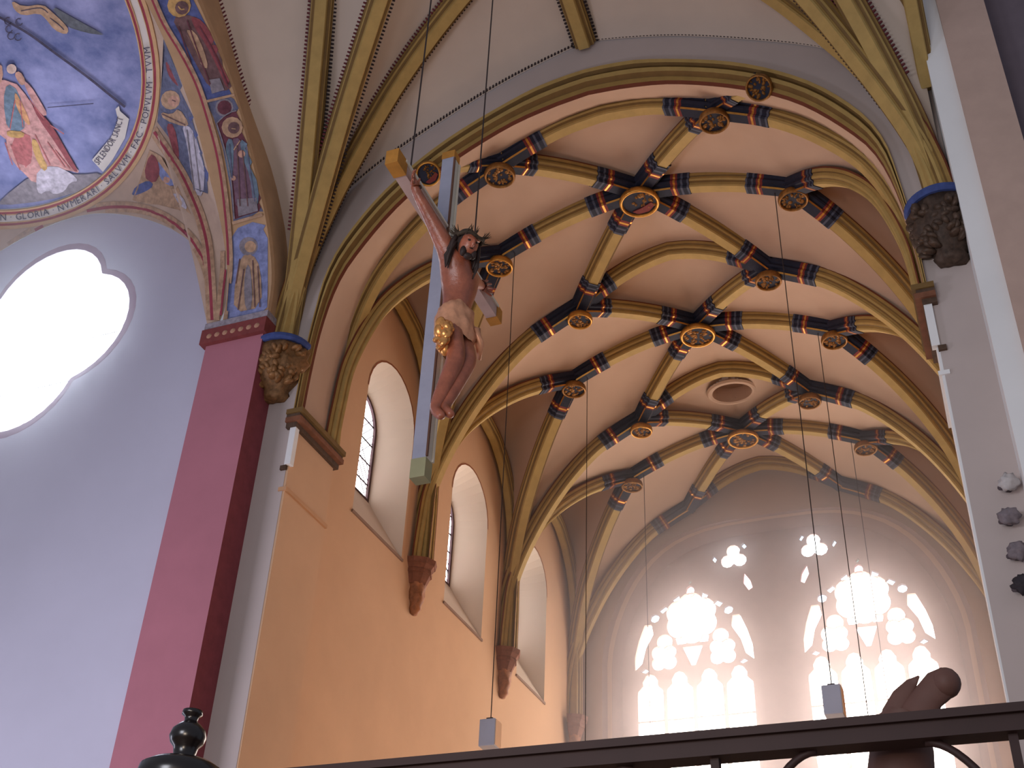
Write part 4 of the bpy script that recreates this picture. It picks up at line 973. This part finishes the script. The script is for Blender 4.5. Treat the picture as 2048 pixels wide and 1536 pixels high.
pendant(xl, M[1], 15.2, 'pendant lamp below the frame whose cord hangs from the middle left bay'); pendant(xr, M[1], 15.2, 'pendant lamp below the frame whose cord hangs from the middle right bay')
pendant(xl, M[2], 15.2, 'pendant lamp below the frame on the faint cord of the farthest left bay'); pendant(xr, M[2], 15.2, 'pendant lamp below the frame on the faint cord of the farthest right bay')

# ------------------------------------------------------------------ choir screen at the bottom of the frame
SCN = empty('choir_screen', (-1.8, 4.2, FLOOR), 'dark iron choir screen with a long top rail crossing the bottom of the picture', 'screen'); SO = Vector(SCN.location)
def spart(name, VF, m=IRON, smooth=False, parent=SCN): return mesh(name, [Vector(v)-SO for v in VF[0]], VF[1], m, None, smooth, parent)
spart('top_rail', merge([box_data((-3.35, 4.16, 1.40), (.9, 4.26, 1.475)), box_data((-3.35, 4.14, 1.455), (.9, 4.28, 1.485))]))
for x, sx in ((-.86, 1), (.02, -1), (-1.9, 1), (-1.05, -1)):
    pts = [(x+sx*.26*(t**1.0), 4.21, 1.12+.28*math.sin(t*math.pi/2)) for t in np.linspace(0, 1, 12)]
    spart('brace', tube_data(pts, .014, 6), IRON, True)
for x in (.035, -.95, -1.98): spart('upright', box_data((x-.015, 4.19, FLOOR), (x+.015, 4.23, 1.41)))
spart('upright', box_data((-3.36, 4.13, FLOOR), (-3.06, 4.30, 1.40)), BLACKW)
fin = spart('finial', lathe_data([(.0, 1.795), (.042, 1.795), (.044, 1.778), (.030, 1.768), (.027, 1.748), (.045, 1.735), (.070, 1.71), (.078, 1.68), (.070, 1.655), (.052, 1.635), (.046, 1.60), (.056, 1.582), (.13, 1.570), (.172, 1.545), (.182, 1.50), (.165, 1.44), (.15, 1.40)], (-3.215, 4.21, 0), n=32), BLACKW, True)
fin['label'] = 'black polished bulbous finial'
# ------------------------------------------------------------------ dark statue on the rail
ST = empty('statue', (-.34, 4.40, 1.2), 'dark carved winged statue silhouetted before the right east window', 'statue'); TO = Vector(ST.location)
def tpart(name, VF, m, smooth=True): return mesh(name, [Vector(v)-TO for v in VF[0]], VF[1], m, None, smooth, ST)
STW = mat('dark_statue_wood', (100, 70, 62), .15, 8, .6)
def sp(px, y=4.40): return aty(px, y)
def slab(pts, y0, y1):
    V = [tuple(aty(p, (y0+y1)/2)+Vector((0, (y0-y1)/2, 0))) for p in pts]+[tuple(aty(p, (y0+y1)/2)+Vector((0, (y1-y0)/2, 0))) for p in pts]; n = len(pts)
    V, f = V, [tuple(range(n)), tuple(range(n, 2*n))[::-1]]+[(i, (i+1) % n, n+(i+1) % n, n+i) for i in range(n)]
    return V, f
def winged(name, spine, rad, flat):
    """tapering limb through 3D points with elliptical section"""
    P = [sp(q) for q in spine]; V = []
    for i, p in enumerate(P):
        t = (P[min(i+1, len(P)-1)]-P[max(i-1, 0)]).normalized(); a = t.cross(Vector((0, 1, 0))).normalized()
        V += [p+a*rad[i]*math.cos(2*math.pi*k/14)+Vector((0, 1, 0))*flat*rad[i]*math.sin(2*math.pi*k/14) for k in range(14)]
    f = grid_faces(len(P), 14, True)+[tuple(range(14)), tuple(range((len(P)-1)*14, len(P)*14))[::-1]]
    return tpart(name, (V, f), STW)
winged('body', [(1800, 1640), (1801, 1560), (1803, 1500), (1800, 1450), (1806, 1425)], [.12, .115, .108, .095, .06], .8)
winged('wing', [(1786, 1465), (1790, 1425), (1804, 1392), (1822, 1368), (1838, 1352)], [.05, .045, .035, .022, .004], .35)
winged('wing', [(1820, 1465), (1836, 1425), (1856, 1395), (1880, 1370), (1898, 1358), (1906, 1356)], [.07, .06, .055, .06, .05, .02], .5)
tpart('head', ellip_data(sp((1893, 1366)), (.05, .05, .055), 12, 9), STW)
# ------------------------------------------------------------------ leafy crockets beside the right pier
from mathutils import noise as _nz
for i, (px, lab) in enumerate((((2017, 965), 'pale crocket, topmost of the row beside the white pier'), ((2019, 1033), 'grey curled crocket, second from the top beside the white pier'), ((2035, 1102), 'grey curled crocket, third from the top beside the white pier'), ((2046, 1168), 'dark crocket, lowest of the row beside the white pier'))):
    p = aty(px, 12.74); c = empty('crocket', p, lab, 'crocket', 'carved crockets beside the right pier')
    V, f = ellip_data((0, 0, 0), (.11, .09, .10), 16, 12); V = [v*(1+.45*_nz.noise(v*22+Vector((i, 0, 0)))) for v in map(Vector, V)]
    mesh('leaf', V, f, mat('pale_crocket', (190, 184, 182), .15, 9) if i == 0 else mat('grey_crocket' if i < 3 else 'dark_crocket', (122, 112, 116) if i < 3 else (52, 46, 50), .3, 9), None, True, c)
    V, f = tube_data([(-.10, .0, -.05), (-.06, .06, -.02), (0, .16, 0)], [.03, .035, .04], 8); mesh('stem', V, f, mat('crocket_stem', (84, 74, 78)), None, True, c)
